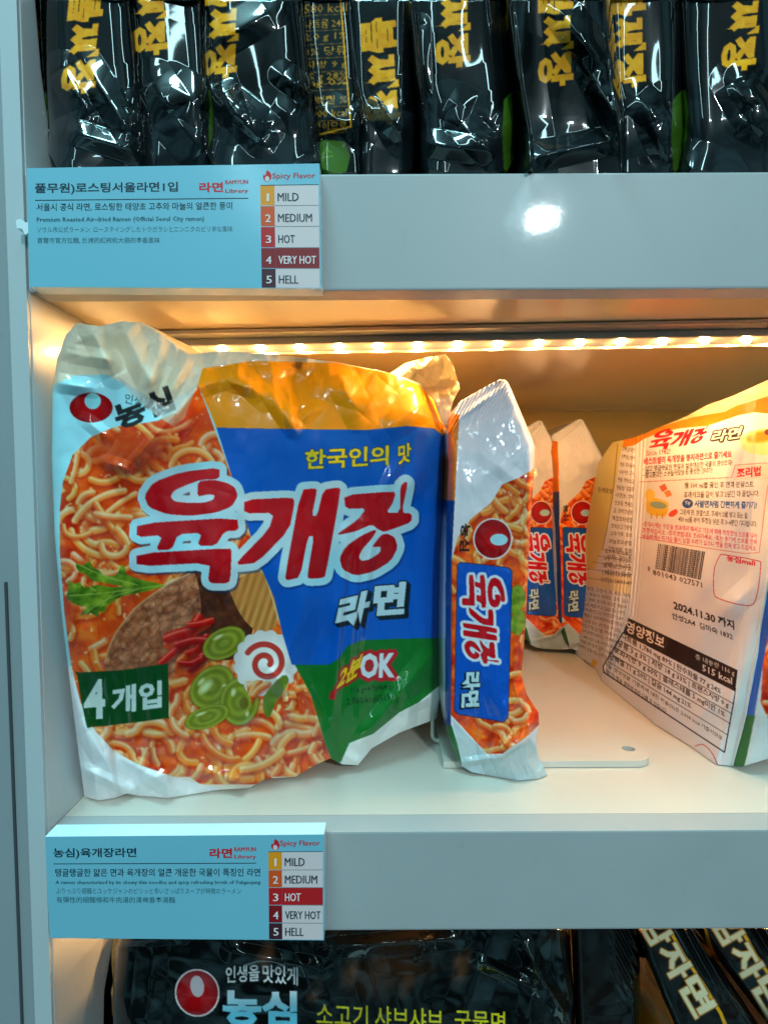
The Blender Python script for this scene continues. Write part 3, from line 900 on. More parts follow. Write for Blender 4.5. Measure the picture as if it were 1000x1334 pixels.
    # yellow line
    tx = p.text('한국인의', (397, 612), (506, 606), 26, (0.02, -1), 0.028); t2 = p.text('맛', (518, 606), (535, 602), 26, (0.02, -1), 0.03)
    p.put(p.dilate(tx | t2, 1.2), (30, 50, 60), 0.8); p.put(tx | t2, (232, 208, 30))
    # big red name
    idt = lambda P: P
    lm = logo_mask(p, idt)
    o1 = p.dilate(lm, 9.5)
    sh = np.roll(np.roll(o1, 6, 0), 4, 1); p.put(sh, (6, 46, 110), 0.55)
    p.put(o1, mixc((150, 220, 235), (214, 226, 236), fbm(X * .012, Y * .02, 4) * 1.4 - 0.2)); 
    p.put(lm, mixc((205, 12, 26), (176, 4, 18), (Y - 610) / 150))
    # second word, slanted, white with black shadow
    ra = p.text('라', (434, 822), (476, 812), 46, (0.22, -1), 0.055) ; my = p.text('면', (484, 803), (526, 800), 43, (0.10, -1), 0.05)
    tx = ra | my
    s2_ = p.dilate(tx, 1.6); p.put(np.roll(np.roll(s2_, 8, 0), 9, 1) | np.roll(np.roll(s2_, 4, 0), 5, 1) | s2_, (18, 30, 42))
    p.put(tx, (196, 224, 234))
    # minute OK
    ok = p.text('OK', (468, 884), (514, 883), 33, (0.05, -1), 0.045)
    o_ = p.dilate(ok, 5); bn = p.text('2분', (437, 900), (466, 880), 32, (0.3, -1), 0.04)
    p.put(o_, (196, 30, 40)); p.put(p.dilate(bn, 3.2), (170, 36, 20)); p.put(ok, (222, 230, 236)); p.put(bn, (250, 200, 20))
    p.put(p.poly([(431, 900), (440, 897), (436, 912), (428, 910)]), (190, 30, 30))
    p.put(p.text('116 g×4개(464 g)', (458, 905), (512, 899), 10, None, 0.01), (6, 44, 16), 0.85)
    p.put(p.text('2,060 kcal(515)', (452, 921), (512, 914), 11, None, 0.01), (6, 44, 16), 0.85)
    # green count label
    lab = p.poly(smooth_poly([(103, 876), (160, 873), (214, 865), (219, 870), (220, 930), (214, 936), (160, 943), (120, 947), (112, 942), (101, 880)], 2))
    p.put(lab, (8, 74, 26))
    p.put(p.text('4', (110, 938), (138, 936), 52, (-0.02, -1), 0.03), (214, 232, 226)); p.put(p.text('개입', (145, 931), (211, 922), 36, (0.0, -1), 0.04), (214, 232, 226))
    return p


def pack4_depth(X, Y, S, T):
    yl = lerp(0.2585, 0.284, sstep(0.45, 1.0, T)); yr = 0.326
    base = 1 / lerp(1 / yl, 1 / yr, np.clip(S, 0, 1) ** 1.1)
    # pillow: the middle stands out, the right edge, top and bottom roll back
    l, r = edge_round(S, 0.06, 0.10)
    tp = np.clip(1 - T / 0.16, 0, 1) ** 2; bt = np.clip(1 - (1 - T) / 0.10, 0, 1) ** 2
    y = base - 0.012 * np.sin(np.pi * np.clip(S, 0, 1)) ** 0.7 + 0.006 * l + 0.012 * r + 0.018 * tp * S + 0.006 * bt
    cr = creases(X, Y, [
        (215, 525, 163, 609, 26, 0.0060), (262, 498, 196, 596, 22, 0.0060), (258, 503, 168, 610, 9, 0.0035), (300, 478, 345, 520, 16, 0.004), (440, 485, 470, 545, 20, 0.004), (120, 430, 150, 490, 16, 0.006), (160, 425, 200, 505, 18, 0.006), (210, 445, 190, 520, 12, 0.004), (245, 465, 215, 525, 10, 0.005), (90, 460, 150, 470, 12, 0.004), (168, 611, 138, 602, 10, 0.0035), (72, 498, 122, 506, 12, 0.0045),
        (256, 505, 305, 490, 14, 0.004), (352, 512, 383, 560, 13, 0.0045), (376, 508, 383, 560, 10, 0.004), (392, 548, 414, 528, 9, 0.003), (300, 498, 328, 506, 12, 0.004),
        (470, 540, 505, 500, 22, 0.005), (500, 560, 560, 520, 20, 0.005), (380, 478, 388, 530, 24, -0.006), (420, 500, 480, 520, 18, 0.003),
        (452, 690, 428, 990, 10, 0.0035), (474, 680, 452, 880, 9, 0.0028), (486, 690, 466, 850, 7, 0.002), (500, 640, 520, 600, 10, 0.002),
        (377, 905, 392, 965, 13, 0.0055), (377, 905, 343, 988, 14, 0.0055), (390, 880, 432, 988, 12, 0.004), (345, 960, 300, 1030, 14, 0.005), (377, 905, 350, 870, 14, 0.004),
        (530, 890, 470, 968, 14, 0.005), (535, 895, 528, 955, 12, 0.0045), (565, 850, 515, 910, 16, 0.004), (566, 905, 525, 925, 9, 0.003),
        (115, 950, 165, 1040, 16, 0.005), (112, 1002, 168, 1030, 9, 0.004), (122, 1000, 128, 1042, 10, 0.004), (168, 1030, 230, 1000, 12, 0.003), (150, 985, 245, 1036, 14, 0.004), (90, 880, 122, 985, 14, 0.004), (240, 1000, 330, 1020, 10, 0.003),
        (575, 560, 560, 700, 12, 0.002), (300, 640, 250, 800, 45, 0.003), (520, 650, 560, 600, 18, 0.002), (100, 620, 150, 700, 30, 0.002), (84, 700, 110, 860, 24, 0.0025),
        (110, 545, 140, 570, 10, 0.002), (400, 760, 372, 880, 26, 0.003), (540, 760, 560, 850, 18, 0.002)])
    film = sstep(0.14, 0.0, T) + 0.7 * sstep(0.93, 1.0, T)
    wr = 0.0018 * (fbm(X * 0.018, Y * 0.012, 7, 3) - 0.5) * 2 + 0.0018 * crumple(X * 0.014, Y * 0.010, 17, 2)
    wr = wr + film * 0.011 * (crumple(X * 0.022, Y * 0.02, 27, 3) - 0.3)
    return y - cr - wr


pk_base = (float(at(330, 1000, 0.285)[0]), 0.30, FLOOR)
pk = empty('noodle_multipack', pk_base)
tag(pk, 'large blue and orange noodle four pack with bowl picture at the left end', 'noodle pack')
PR4 = multipack_print()
sheet('pouch',
      [(75, 466), (86, 436), (100, 421), (130, 425), (160, 418), (188, 421), (215, 440), (245, 462), (290, 457), (330, 460), (380, 464), (440, 472), (500, 484), (545, 498), (568, 520)],
      [(110, 1038), (128, 1043), (150, 1040), (165, 1034), (180, 1037), (220, 1040), (285, 1029), (325, 1027), (345, 1015), (385, 1012), (412, 996), (430, 988), (446, 996), (466, 997), (484, 975), (519, 955), (569, 936)],
      [(75, 466), (68, 510), (67, 600), (71, 700), (80, 800), (92, 900), (101, 970), (110, 1038)],
      [(568, 520), (578, 560), (578, 650), (577, 750), (576, 850), (573, 905), (569, 936)],
      pack4_depth, PR4, MAT['film'], pk, pk_base, step=0.95, extr=(0.02, 0.125, 0.0), rings=8, swell=0.0)
# crumpled clear ends of the film
PF = Print(50, 400, 640, 1060, 1.0, (238, 226, 180), 0.15)
PF.put(PF.X > -1, mixc((255, 248, 216), (244, 234, 196), fbm(PF.X * .06, PF.Y * .06, 9)))


def ear_depth(y0, seed, amp, sc):
    return lambda X, Y, S, T: y0 - amp * (crumple(X * sc, Y * sc, seed, 3) - 0.3)


sheet('top_seal', [(508, 486), (528, 473), (555, 466), (580, 462)], [(552, 508), (565, 520), (574, 545), (583, 560)],
      [(508, 486), (525, 492), (552, 508)], [(580, 462), (590, 476), (599, 506), (590, 522), (584, 545), (583, 560)],
      ear_depth(0.335, 3, 0.016, 0.035), PF, MAT['film'], pk, pk_base, step=0.9, extr=(0, 0.003, 0), rings=2)
#SIDEPACK
# ================================================================== single packs seen from their narrow side
def side_print():
    p = Print(555, 485, 725, 1030, 2.0, (205, 202, 208))
    X, Y = p.X, p.Y
    p.put(X > 0, mixc((238, 238, 244), (222, 218, 228), fbm(X * .03, Y * .02, 3)))
    food = p.poly([(700, 608), (676, 622), (654, 631), (640, 654), (612, 677), (596, 700), (588, 730), (586, 930), (634, 982), (654, 982), (688, 958), (706, 940), (706, 760)])
    broth(p, food, 45, 0.05)
    noodles(p, food, 46, 60, 4.8, 8, 7, 0.6)
    noodles(p, food, 47, 16, 5.2, 8, 6, 0.6, box=(655, 600, 700, 720))
    for lf in ([(664, 770), (676, 762), (684, 775), (680, 792), (668, 800), (662, 788)], [(668, 800), (682, 796), (684, 815), (674, 828), (664, 818)]):
        p.put(p.poly(lf, 4), mixc((80, 110, 20), (176, 190, 60), fbm(X * .2, Y * .2, 5)))
    # left edge: orange, blue and green bands of the front print
    p.put(p.poly([(580, 538), (598, 540), (592, 652), (574, 652)]), (226, 120, 12))
    p.put(p.poly([(574, 652), (592, 652), (588, 730), (587, 945), (570, 945), (570, 730)]), (14, 62, 140))
    p.put(p.poly([(570, 945), (588, 945), (604, 997), (590, 1000), (575, 985)]), (14, 96, 40))
    p.put(p.poly([(565, 560), (583, 556), (581, 650), (579, 940), (565, 940)]), (196, 206, 214))
    # pale bottom end
    p.put(p.poly([(588, 936), (634, 984), (654, 984), (690, 962), (720, 1000), (720, 1030), (604, 1030), (600, 990)]), (206, 222, 226), 1, a=0.6)
    # blue label with name reading downwards
    lab = p.poly([(600, 733), (662, 740), (666, 744), (661, 934), (656, 940), (597, 930), (592, 925), (596, 737)])
    p.put(p.dilate(lab, 1.2), (24, 40, 70)); p.put(lab, (10, 84, 190))
    fn = affine3([(175, 760), (540, 760), (175, 605)], [(602, 748), (600, 866), (660, 748)])
    lm = logo_mask(p, fn)
    p.put(p.dilate(lm, 3.6), (220, 226, 234)); p.put(lm, (206, 14, 28))
    tx = p.text('라면', (602, 876), (600, 922), 24, (1, -0.05), 0.05)
    p.put(np.roll(np.roll(p.dilate(tx, 1.2), 3, 0), -3, 1), (12, 20, 34)); p.put(p.dilate(tx, 0.8), (12, 20, 34)); p.put(tx, (196, 224, 232))
    egg(p, 641.5, 702, 23.5, 25, 649.5, 703, 11.5, 7.6, (176, 226, 238), rim=2)
    p.put(p.text('농심', (600, 682), (598, 718), 13, (1, 0.02), 0.03), (30, 26, 30))
    return p


def side_depth(X, Y, S, T):
    l, r = edge_round(S, 0.13, 0.10)
    tp = np.clip(1 - T / 0.22, 0, 1) ** 1.5; bt = np.clip(1 - (1 - T) / 0.09, 0, 1)
    y = 0.305 + 0.014 * l + 0.008 * r + 0.012 * tp + 0.004 * bt - 0.004 * np.sin(np.pi * np.clip(T, 0, 1))
    cr = creases(X, Y, [(634, 982, 650, 950, 8, 0.004), (652, 982, 688, 958, 7, 0.005), (700, 935, 660, 975, 9, 0.004), (602, 993, 660, 985, 6, 0.003), (690, 880, 660, 930, 12, 0.003),
                        (597, 545, 660, 500, 5, 0.003), (590, 560, 590, 900, 6, 0.002), (690, 590, 688, 850, 7, 0.002), (640, 600, 690, 640, 12, 0.0015), (610, 640, 680, 580, 14, 0.0012)])
    wr = 0.0012 * (fbm(X * 0.03, Y * 0.02, 71, 4) - 0.5) * 2 + 0.0012 * crumple(X * 0.03, Y * 0.02, 72, 3)
    wr = wr + sstep(0.09, 0.05, T) * 0.0007 * np.sin(X * 1.5 + Y * 0.8) + sstep(0.3, 0.0, T) * 0.004 * (crumple(X * 0.028, Y * 0.02, 79, 2) - 0.3)
    wr = wr + sstep(0.88, 1.0, T) * 0.006 * crumple(X * 0.035, Y * 0.035, 73, 3)
    return y - cr - wr


SB = (float(at(640, 1005, 0.32)[0]), 0.32, FLOOR)
sp = empty('noodle_pack', SB)
G1 = 'single noodle packs standing on edge with a blue name label'
tag(sp, 'nearest noodle pack standing on edge, right beside the large blue and orange four pack', 'noodle pack', G1)
sheet('pouch', [(587, 543), (600, 522), (625, 508), (650, 494), (658, 495), (662, 499)],
      [(590, 978), (601, 998), (614, 1006), (640, 1011), (674, 1017), (700, 1015), (713, 1010)],
      [(587, 543), (580, 566), (583, 606), (581, 669), (576, 730), (574, 823), (576, 916), (580, 952), (590, 978)],
      [(662, 499), (694, 574), (697, 583), (693, 648), (688, 730), (685, 804), (679, 880), (686, 905), (701, 928), (702, 944), (697, 962), (700, 985), (713, 1010)],
      side_depth, side_print(), MAT['film'], sp, SB, step=0.85, extr=(0.0, 0.105, 0.0), rings=6, wall=False)


def copy_tree(o):
    c = o.copy(); COL.objects.link(c)
    for ch in list(o.children):
        d = ch.copy(); COL.objects.link(d); d.parent = c
    return c


for (ex, ey), Yc, lean, lab in (((704, 663), 0.535, -3.6, 'edge-on noodle pack standing at the back, just right of the nearest edge-on pack'),
                               ((757, 650), 0.525, -3.0, 'edge-on noodle pack at the back, half hidden by the pack showing its back')):
    c = copy_tree(sp)
    e0 = at(641.5, 702, 0.305); e1 = at(ex, ey, Yc)
    c.location = (SB[0] + e1[0] - e0[0] + math.sin(math.radians(-lean)) * 0.14, SB[1] + Yc - 0.305, FLOOR + 0.0042)
    c.rotation_euler = (0, math.radians(lean), 0)
    c['label'] = lab
#BACKPACK
# ================================================================== the pack turned round, showing its printed back
def back_print():
    p = Print(735, 455, 1060, 1010, 2.4, (226, 206, 186))
    X, Y = p.X, p.Y
    p.put(X > 0, mixc((228, 226, 232), (220, 216, 222), fbm(X * .02, Y * .02, 3)))
    K = (64, 44, 40); RED = (204, 26, 44); BLU = (32, 74, 150); MAG = (196, 60, 96)
    def tl(s, a, b, h, col, bold=0.0, al=1.0, res=1, up=(0.02, -1)):
        p.put(p.text(s, a, b, h, up, bold, res), col, al)
    # orange top with the pale seal above it
    org = p.poly([(740, 400), (1070, 400), (1070, 545), (1000, 539), (983, 537), (961, 541), (920, 555), (886, 558), (860, 563), (838, 572), (826, 580), (800, 585), (740, 600)])
    p.put(org, mixc((200, 84, 12), (228, 134, 34), (Y - 520) / 60 + fbm(X * .02, Y * .05, 12) * 0.4))
    seal = p.poly([(740, 400), (1070, 400), (1070, 492), (1000, 516), (960, 528), (944, 536), (900, 544), (860, 556), (800, 575), (740, 580)])
    p.put(seal, mixc((222, 200, 172), (206, 160, 116), fbm(X * .04, Y * .2, 14)), 1, a=0.5)
    # yellow column and ingredients panel at the far end
    p.put(p.poly([(800, 572), (812, 574), (806, 600), (798, 650), (784, 716), (774, 742), (756, 742), (762, 700), (772, 640), (779, 602)]), (222, 204, 122))
    p.put(p.poly([(756, 742), (790, 748), (822, 752), (820, 775), (788, 768), (752, 762)]), (230, 206, 130), 0.5)
    p.line([(804, 578), (798, 640), (790, 690), (784, 716)], 0.8, (120, 90, 60)); 
    tl('원재료명', (778, 641), (797, 644), 7, (110, 84, 50), 0.01)
    ing = ['소맥분(밀:미국산', '호주산), 변성', '전분, 팜유(말레', '이시아산), 감자', '전분, 정제소금', '면류첨가알칼리', '비타민B2, 양파', '스프류: 정제소', '금, 조미양념분', '복합조미분말', '조미소고기분말', '고추가루, 후추', '마늘조미분말', '간장분말, 정백', '건파, 건당근', '계란, 우유, 대두', '쇠고기 함유']
    for i, s in enumerate(ing):
        t = i / 16; y0 = lerp(588, 748, t); x0 = lerp(810, 787, t)
        tl(s, (x0, y0), (lerp(826, 821, t), y0 + 2.5 + t), 6.4, (96, 76, 64), 0.004)
    for y in (716, 724, 732, 741, 752): p.line([(lerp(784, 752, (y - 716) / 40), y), (822, y + 8)], 0.6, (130, 104, 80))
    for i, s in enumerate(['업소명 및 소재지', '유통기한 별도표기', '품목보고번호', '19860360007', '19720154001-49']): tl(s, (787 - i, 720 + i * 9.5), (822, 725 + i * 9.5), 6.0, (96, 76, 64), 0.004)
    sm = ['이, 땅콩, 고등어, 게, 새우, 돼지', '고기, 복숭아, 토마토, 호두, 닭고', '홍합, 전복, 조개류 포함한 제조시', '설에서 제조하고 있습니다. •부정', '불량식품신고는 국번없이 1399', '•본 제품은 소비자분쟁해결기준에', '의거 교환 또는 보상받을 수 있음', '•직사광선 및 습기를 피하여 서늘', '한 곳에 보관하십시오. •소비자상', '담실 080-023-5181 수신자부담', '•전자레인지 조리 금지 •개봉시', '포장재에 손을 베일 우려 있으니']
    for i, s in enumerate(sm):
        t = i / 11; tl(s, (lerp(757, 750, t), lerp(768, 842, t)), (lerp(820, 796, t), lerp(779, 862, t)), 5.4, (104, 84, 76), 0.0)
    tl('종이', (755, 864), (774, 870), 6, (120, 100, 90))
    p.put(p.poly([(772, 858), (778, 862), (774, 870), (769, 866)]), (220, 180, 60))
    # name
    fn = affine3([(175, 760), (540, 760), (175, 605)], [(843, 588), (917, 578), (851, 560)])
    p.put(logo_mask(p, fn), (206, 20, 36))
    tx = p.text('라면', (924, 577), (962, 571), 17, (0.35, -1), 0.03); p.put(np.roll(np.roll(p.dilate(tx, 1.2), 2, 0), 2, 1) | p.dilate(tx, 1.5), (36, 34, 40)); p.put(tx, (242, 232, 220))
    tl('Since 1982!', (841, 594), (872, 591), 7, RED)
    tl('베스트셀러 육개장을 봉지라면으로 즐기세요', (838, 606), (952, 596), 9.5, RED, 0.025)
    tl('• 얇고 탱글탱글한 면발과 얼큰개운한 국물의 환상조화!', (837, 615), (953, 606), 7.5, K, 0.008)
    tl('• 쫄깃쫄깃한 소용돌이맛살 등 풍성한 건더기!', (837, 623), (927, 616), 7.5, K, 0.008)
    p.line([(832, 628), (890, 625), (952, 622), (957, 606), (996, 603), (1005, 606), (998, 640), (992, 690), (988, 720), (968, 721), (900, 711), (832, 700)], 1.0, (206, 110, 110), 0.9)
    p.put(p.poly([(957, 607), (996, 604), (1004, 606), (1000, 624), (953, 625)]), (240, 206, 196), 0.5)
    tl('조리법', (959, 623), (990, 620), 13, RED, 0.03, res=2)
    tl('물 500 ml를 끓인 후 면과 분말스프,', (891, 637), (982, 635), 8.5, K, 0.008)
    tl('후레이크를 같이 넣고 2분간 더 끓입니다.', (890, 649), (988, 647), 8.5, K, 0.008)
    p.put(p.ell(895, 656, 7, 6) < 1, BLU); tl('Tip', (891, 659), (899, 658), 6, (240, 236, 230), 0.02)
    tl('사발면처럼 간편하게 즐기기!', (904, 661), (985, 663), 9.5, BLU, 0.025)
    tl('그릇에 면, 분말스프, 후레이크를 넣고 끓는 물', (885, 671), (973, 676), 8, K, 0.006)
    tl('450 ml를 부어 뚜껑을 닫은 후 3~4분간 기다립니다.', (883, 680), (985, 687), 8, K, 0.006)
    for i, s in enumerate(['•조리시에는 상온을 초과하지 마시고 기호에 따라 적정량의 스프를 넣어', '조절하십시오. •조리방법대로 조리하세요. •또는 용기에 스프를 먼저', '넣을때에는 뜨거운 물이 넘칠 우려가 있으니 면을 먼저 넣고 드십시오.']):
        tl(s, (836, 686 + i * 8), (985, 702 + i * 8), 7.2, MAG, 0.012)
    # small drawings: a yellow pot, packets, a bowl
    p.put(p.poly([(842, 652), (850, 648), (868, 654), (870, 660), (866, 672), (845, 670), (841, 660)], 3), (228, 186, 60)); p.put(p.ell(857, 658, 11, 4.5, 0.15) < 1, (136, 160, 150))
    for x in (848, 855, 862): p.line([(x, 670), (x, 675)], 1.6, (206, 150, 40))
    p.put(p.ell(846, 645, 6.5, 8) < 1, (236, 200, 80))
    p.put(p.poly([(858, 634), (865, 630), (869, 637), (862, 641)]), (206, 90, 50)); p.put(p.poly([(864, 641), (871, 638), (875, 645), (868, 648)]), (226, 130, 70)); p.put(p.poly([(872, 667), (880, 663), (882, 668), (876, 673), (870, 672)], 3), (220, 80, 60))
    p.put(p.poly([(964, 568), (985, 560), (1010, 560), (1012, 590), (985, 592), (968, 585)], 3), (244, 214, 150)); p.put(p.ell(990, 569, 24, 8, -0.12) < 1, (236, 176, 70)); p.put(p.ell(990, 569, 20, 5.5, -0.12) < 1, (226, 140, 40))
    p.put(p.ell(1000, 563, 5, 4) < 1, (120, 50, 70))
    # barcode and digits
    rs = random.Random(5); TLc, TRc, BRc, BLc = map(np.array, ((857., 708.), (919., 719.), (913., 756.), (853., 741.)))
    u = 0
    while u < 1:
        wd = rs.choice([0.008, 0.008, 0.016, 0.024]); 
        q = lambda uu, v: (TLc * (1 - uu) + TRc * uu) * (1 - v) + (BLc * (1 - uu) + BRc * uu) * v
        if u + wd < 1: p.put(p.poly([q(u, 0), q(u + wd, 0), q(u + wd, 1), q(u, 1)]), (40, 28, 28))
        u += wd + rs.choice([0.009, 0.012, 0.018])
    tl('8', (843, 744), (846, 745), 7, K); tl('801043 027571', (850, 749), (914, 766), 7.5, K, 0.008, up=(-0.1, -1))
    # the round-cornered red box (its square code left out)
    p.line(smooth_poly([(938, 722), (984, 730), (990, 738), (984, 780), (972, 789), (936, 780), (929, 770), (930, 740), (938, 722)], 3, False), 1.1, (196, 50, 60))
    tl('농심mall', (946, 731), (983, 738), 8.5, RED, 0.03, up=(-0.05, -1))
    # date stamp
    tl('2024.11.30 까지', (877, 794), (956, 821), 12.5, (40, 30, 32), 0.03, res=2, up=(-0.08, -1)); tl('안성2A4  김미숙 1832', (875, 806), (954, 834), 8.5, (40, 30, 32), 0.015, up=(-0.08, -1))
    # nutrition table
    p.put(p.poly([(818, 805), (960, 873), (957, 901), (811, 825)]), (44, 28, 30))
    tl('영양정보', (814, 823), (864, 846), 16, (240, 226, 216), 0.03, res=2, up=(0.1, -1))
    tl('총 내용량 116 g', (905, 860), (956, 882), 9, (232, 216, 206), 0.01, up=(0, -1)); tl('515 kcal', (914, 874), (953, 892), 9, (232, 216, 206), 0.025, up=(0, -1))
    rowt = ['나트륨 1,780 mg 89% | 탄수화물 77 g 24%', '당류 3 g 3% | 지방 18 g 33% | 트랜스지방 0 g', '포화지방 9 g 60% | 콜레스테롤 5 mg미만 1%', '단백질 11 g 20% | 칼슘 144 mg 21%', '1일 영양성분 기준치에 대한 비율(%)은 2,000 kcal 기준이므로', '개인의 필요 열량에 따라 다를 수 있습니다.']
    ends = [((809, 833), (938, 906)), ((804, 843), (948, 924)), ((799, 851), (943, 936)), ((793, 859), (899, 925)), ((789, 869), (940, 966)), ((788, 877), (868, 931))]
    for i, (s, (a, b)) in enumerate(zip(rowt, ends)):
        tl(s, a, b, 9.5 if i < 4 else 6.5, K, 0.016 if i < 4 else 0.004, up=(0.05, -1))
    for a, b in (((808, 835), (955, 917)), ((803, 845), (953, 930)), ((797, 853), (951, 943)), ((792, 862), (948, 958))): p.line([a, b], 0.9, (70, 50, 46))
    p.line([(811, 824), (785, 868), (786, 876), (943, 980), (958, 897)], 1.6, (44, 32, 40))
    p.line(smooth_poly([(905, 972), (915, 970), (926, 980), (934, 996)], 4, False), 1.2, (200, 70, 70))
    # white end beside the colour bands of the near side
    p.put(p.poly([(958, 897), (996, 774), (1000, 774), (953, 1000), (944, 1000)]), (214, 222, 224))
    return p


FA = at(752, 852, on_floor_Y(752., 852.)); FB = at(950, 998, on_floor_Y(950., 998.))
_n = np.array([FB[1] - FA[1], -(FB[0] - FA[0])]); _n /= np.linalg.norm(_n)      # horizontal normal of the big face
BCRE = [(x, 585, x - 26 * 0 - 34, 870, 2.4, 0.0011) for x in (828, 832, 836, 840)]


def back_depth(X, Y, S, T):
    d = ray(X, Y)
    # vertical plane through FA-FB: n.(P-FA)=0
    k = (_n[0] * (FA[0] - CAM[0]) + _n[1] * (FA[1] - CAM[1])) / (_n[0] * d[..., 0] + _n[1] * d[..., 1])
    seam = np.interp(Y, [575, 650, 740, 800, 870, 900], [834, 830, 824, 818, 795, 790])
    fin = np.exp(-((X - seam) / 9.0) ** 2)
    ridg = 0.0018 * fin * np.cos((X - seam) * 1.35)
    far = np.clip((seam - X) / 60, 0, 1)
    bulge = 0.017 * np.sin(np.pi * np.clip((X - seam) / 150, 0, 1)) + 0.010 * np.sin(np.pi * far)
    tp = np.clip(1 - T / 0.2, 0, 1) ** 1.6
    wr = 0.0040 * (fbm(X * 0.016, Y * 0.012, 21, 3) - 0.5) * 2 + 0.0022 * crumple(X * 0.02, Y * 0.014, 22, 2)
    wr = wr + creases(X, Y, [(850, 575, 870, 640, 14, 0.003), (960, 560, 940, 640, 14, 0.003), (820, 890, 850, 830, 12, 0.003), (900, 965, 925, 900, 16, 0.004), (870, 945, 880, 890, 12, 0.003), (770, 610, 790, 680, 12, 0.003), (985, 760, 940, 800, 16, 0.003)])
    wr = wr + sstep(0.14, 0, T) * 0.006 * (crumple(X * 0.02, Y * 0.05, 23, 3) - 0.3)
    off = bulge + ridg + wr - 0.020 * tp - 0.004 * far
    # metres out of the face -> shorter line of sight
    return np.clip(k * (1 - off * 1.9), 0.20, 0.62)


BB = (float(FB[0]) + 0.03, 0.42, FLOOR)
bp = empty('noodle_pack', BB)
tag(bp, 'noodle pack turned to show its white printed back with barcode and nutrition table', 'noodle pack')
PB = back_print()
sheet('pouch', [(797, 576), (826, 570), (860, 556), (896, 541), (920, 528), (943, 520), (956, 515), (1000, 495), (1045, 474)],
      [(749, 852), (765, 863), (776, 873), (783, 887), (815, 913), (852, 943), (900, 973), (932, 996), (953, 998)],
      [(797, 576), (779, 603), (768, 660), (758, 724), (752, 790), (749, 852)],
      [(1045, 474), (1032, 560), (1012, 690), (996, 774), (985, 850), (970, 932), (953, 998)],
      back_depth, PB, MAT['soft_film'], bp, BB, step=0.62, extr=(0.045, 0.012, 0.0), rings=5, wall=False)
# near narrow side of that pack: colour bands and food picture
PS = Print(930, 450, 1130, 1010, 2.0, (210, 222, 226))
food = PS.poly([(996, 820), (1008, 760), (1040, 640), (1130, 600), (1130, 900), (1010, 926), (1000, 960)])
food = PS.poly([(994, 850), (1012, 770), (1040, 640), (1130, 600), (1130, 880), (1040, 960), (1004, 946), (990, 915)])
broth(PS, food, 81, 0.05); noodles(PS, food, 82, 60, 4.5, 7, 6, 0.7)
PS.put(PS.poly([(996, 774), (1012, 690), (1032, 560), (1045, 470), (1060, 470), (1046, 560), (1022, 700), (1006, 790), (982, 932), (970, 934)]), (20, 92, 190))
PS.put(PS.poly([(970, 932), (983, 932), (972, 985), (968, 1000), (950, 1000)]), (18, 104, 44))


def near_depth(X, Y, S, T):
    L = 0.3145 + 0.010 * np.clip((1 - T), 0, 1) * 0
    r = np.clip(1 - S / 0.35, 0, 1)
    d = ray(X, Y)
    return back_depth(np.interp(Y, [474, 560, 690, 774, 850, 932, 998], [1045, 1032, 1012, 996, 985, 970, 953]), Y, np.ones_like(S), T) + 0.002 - 0.010 * (1 - r ** 2) - 0.0015 * crumple(X * .03, Y * .03, 5)


sheet('side_gusset', [(1045, 474), (1080, 470), (1120, 480)], [(953, 998), (965, 999), (985, 993), (1010, 985), (1040, 975)],
      [(1045, 474), (1032, 560), (1012, 690), (996, 774), (985, 850), (970, 932), (953, 998)], [(1120, 480), (1110, 640), (1095, 760), (1080, 900), (1040, 975)],
      near_depth, PS, MAT['film'], bp, BB, step=1.2, extr=(0.004, 0.02, 0), rings=2, wall=False)
#DIVIDER
# ================================================================== loose white divider with wire end under the packs
DV = at(700, 985, on_floor_Y(700., 985.)); DV[2] = FLOOR
dv = empty('shelf_divider', DV)
tag(dv, 'white divider plate with a hole in its rounded corner, lying on the shelf', 'shelf divider')
z0, z1 = FLOOR + 0.0005, FLOOR + 0.0042


def fl(px, py):
    P = at(float(px), float(py), on_floor_Y(float(px), float(py))); return (P[0], P[1])


c0, c1 = np.array(fl(575, 990)), np.array(fl(852, 1000)); 
yf = c1[1]; xr = c1[0]; xl = c0[0]; yb = yf + 0.13; rc = 0.010
out = [(xl, yf), (xr - rc, yf)] + [(xr - rc + rc * math.sin(a), yf + rc - rc * math.cos(a)) for a in np.linspace(0.2, 1.57, 7)] + [(xr, yb), (xl, yb)]
hx, hy = fl(818, 984); hole = [(hx + 0.0042 * math.cos(a), hy + 0.0032 * math.sin(a)) for a in np.linspace(0, 2 * math.pi, 21)[:-1]]
bm = bmesh.new()
def loop(pts, z): return [bm.verts.new((x, y, z)) for x, y in pts]
for z in (z1, z0):
    o_ = loop(out, z); h_ = loop(hole, z)
    eds = [bm.edges.new((o_[i], o_[(i + 1) % len(o_)])) for i in range(len(o_))] + [bm.edges.new((h_[i], h_[(i + 1) % len(h_)])) for i in range(len(h_))]
    bmesh.ops.triangle_fill(bm, edges=eds, use_beauty=True)
    if z == z1: ot, ht = o_, h_
for A, Bq in ((ot, o_), (ht, h_)):
    for i in range(len(A)): bm.faces.new((A[i], A[(i + 1) % len(A)], Bq[(i + 1) % len(A)], Bq[i]))
bmesh.ops.recalc_face_normals(bm, faces=bm.faces)
dvp = bm_obj('base_plate', bm, MAT['plate'], dv, DV)
bm = bmesh.new(); bmesh.ops.create_cone(bm, cap_ends=True, segments=20, radius1=0.0030, radius2=0.0030, depth=0.0002)  # dark disc at the bottom of the hole, standing in for its shade
for v in bm.verts: v.co.x = v.co.x * 1.3 + hx; v.co.y += hy; v.co.z += FLOOR + 0.0005
bm_obj('hole_shadow_liner', bm, MAT['hole'], dvp, DV).name = 'hole_shade_disc'


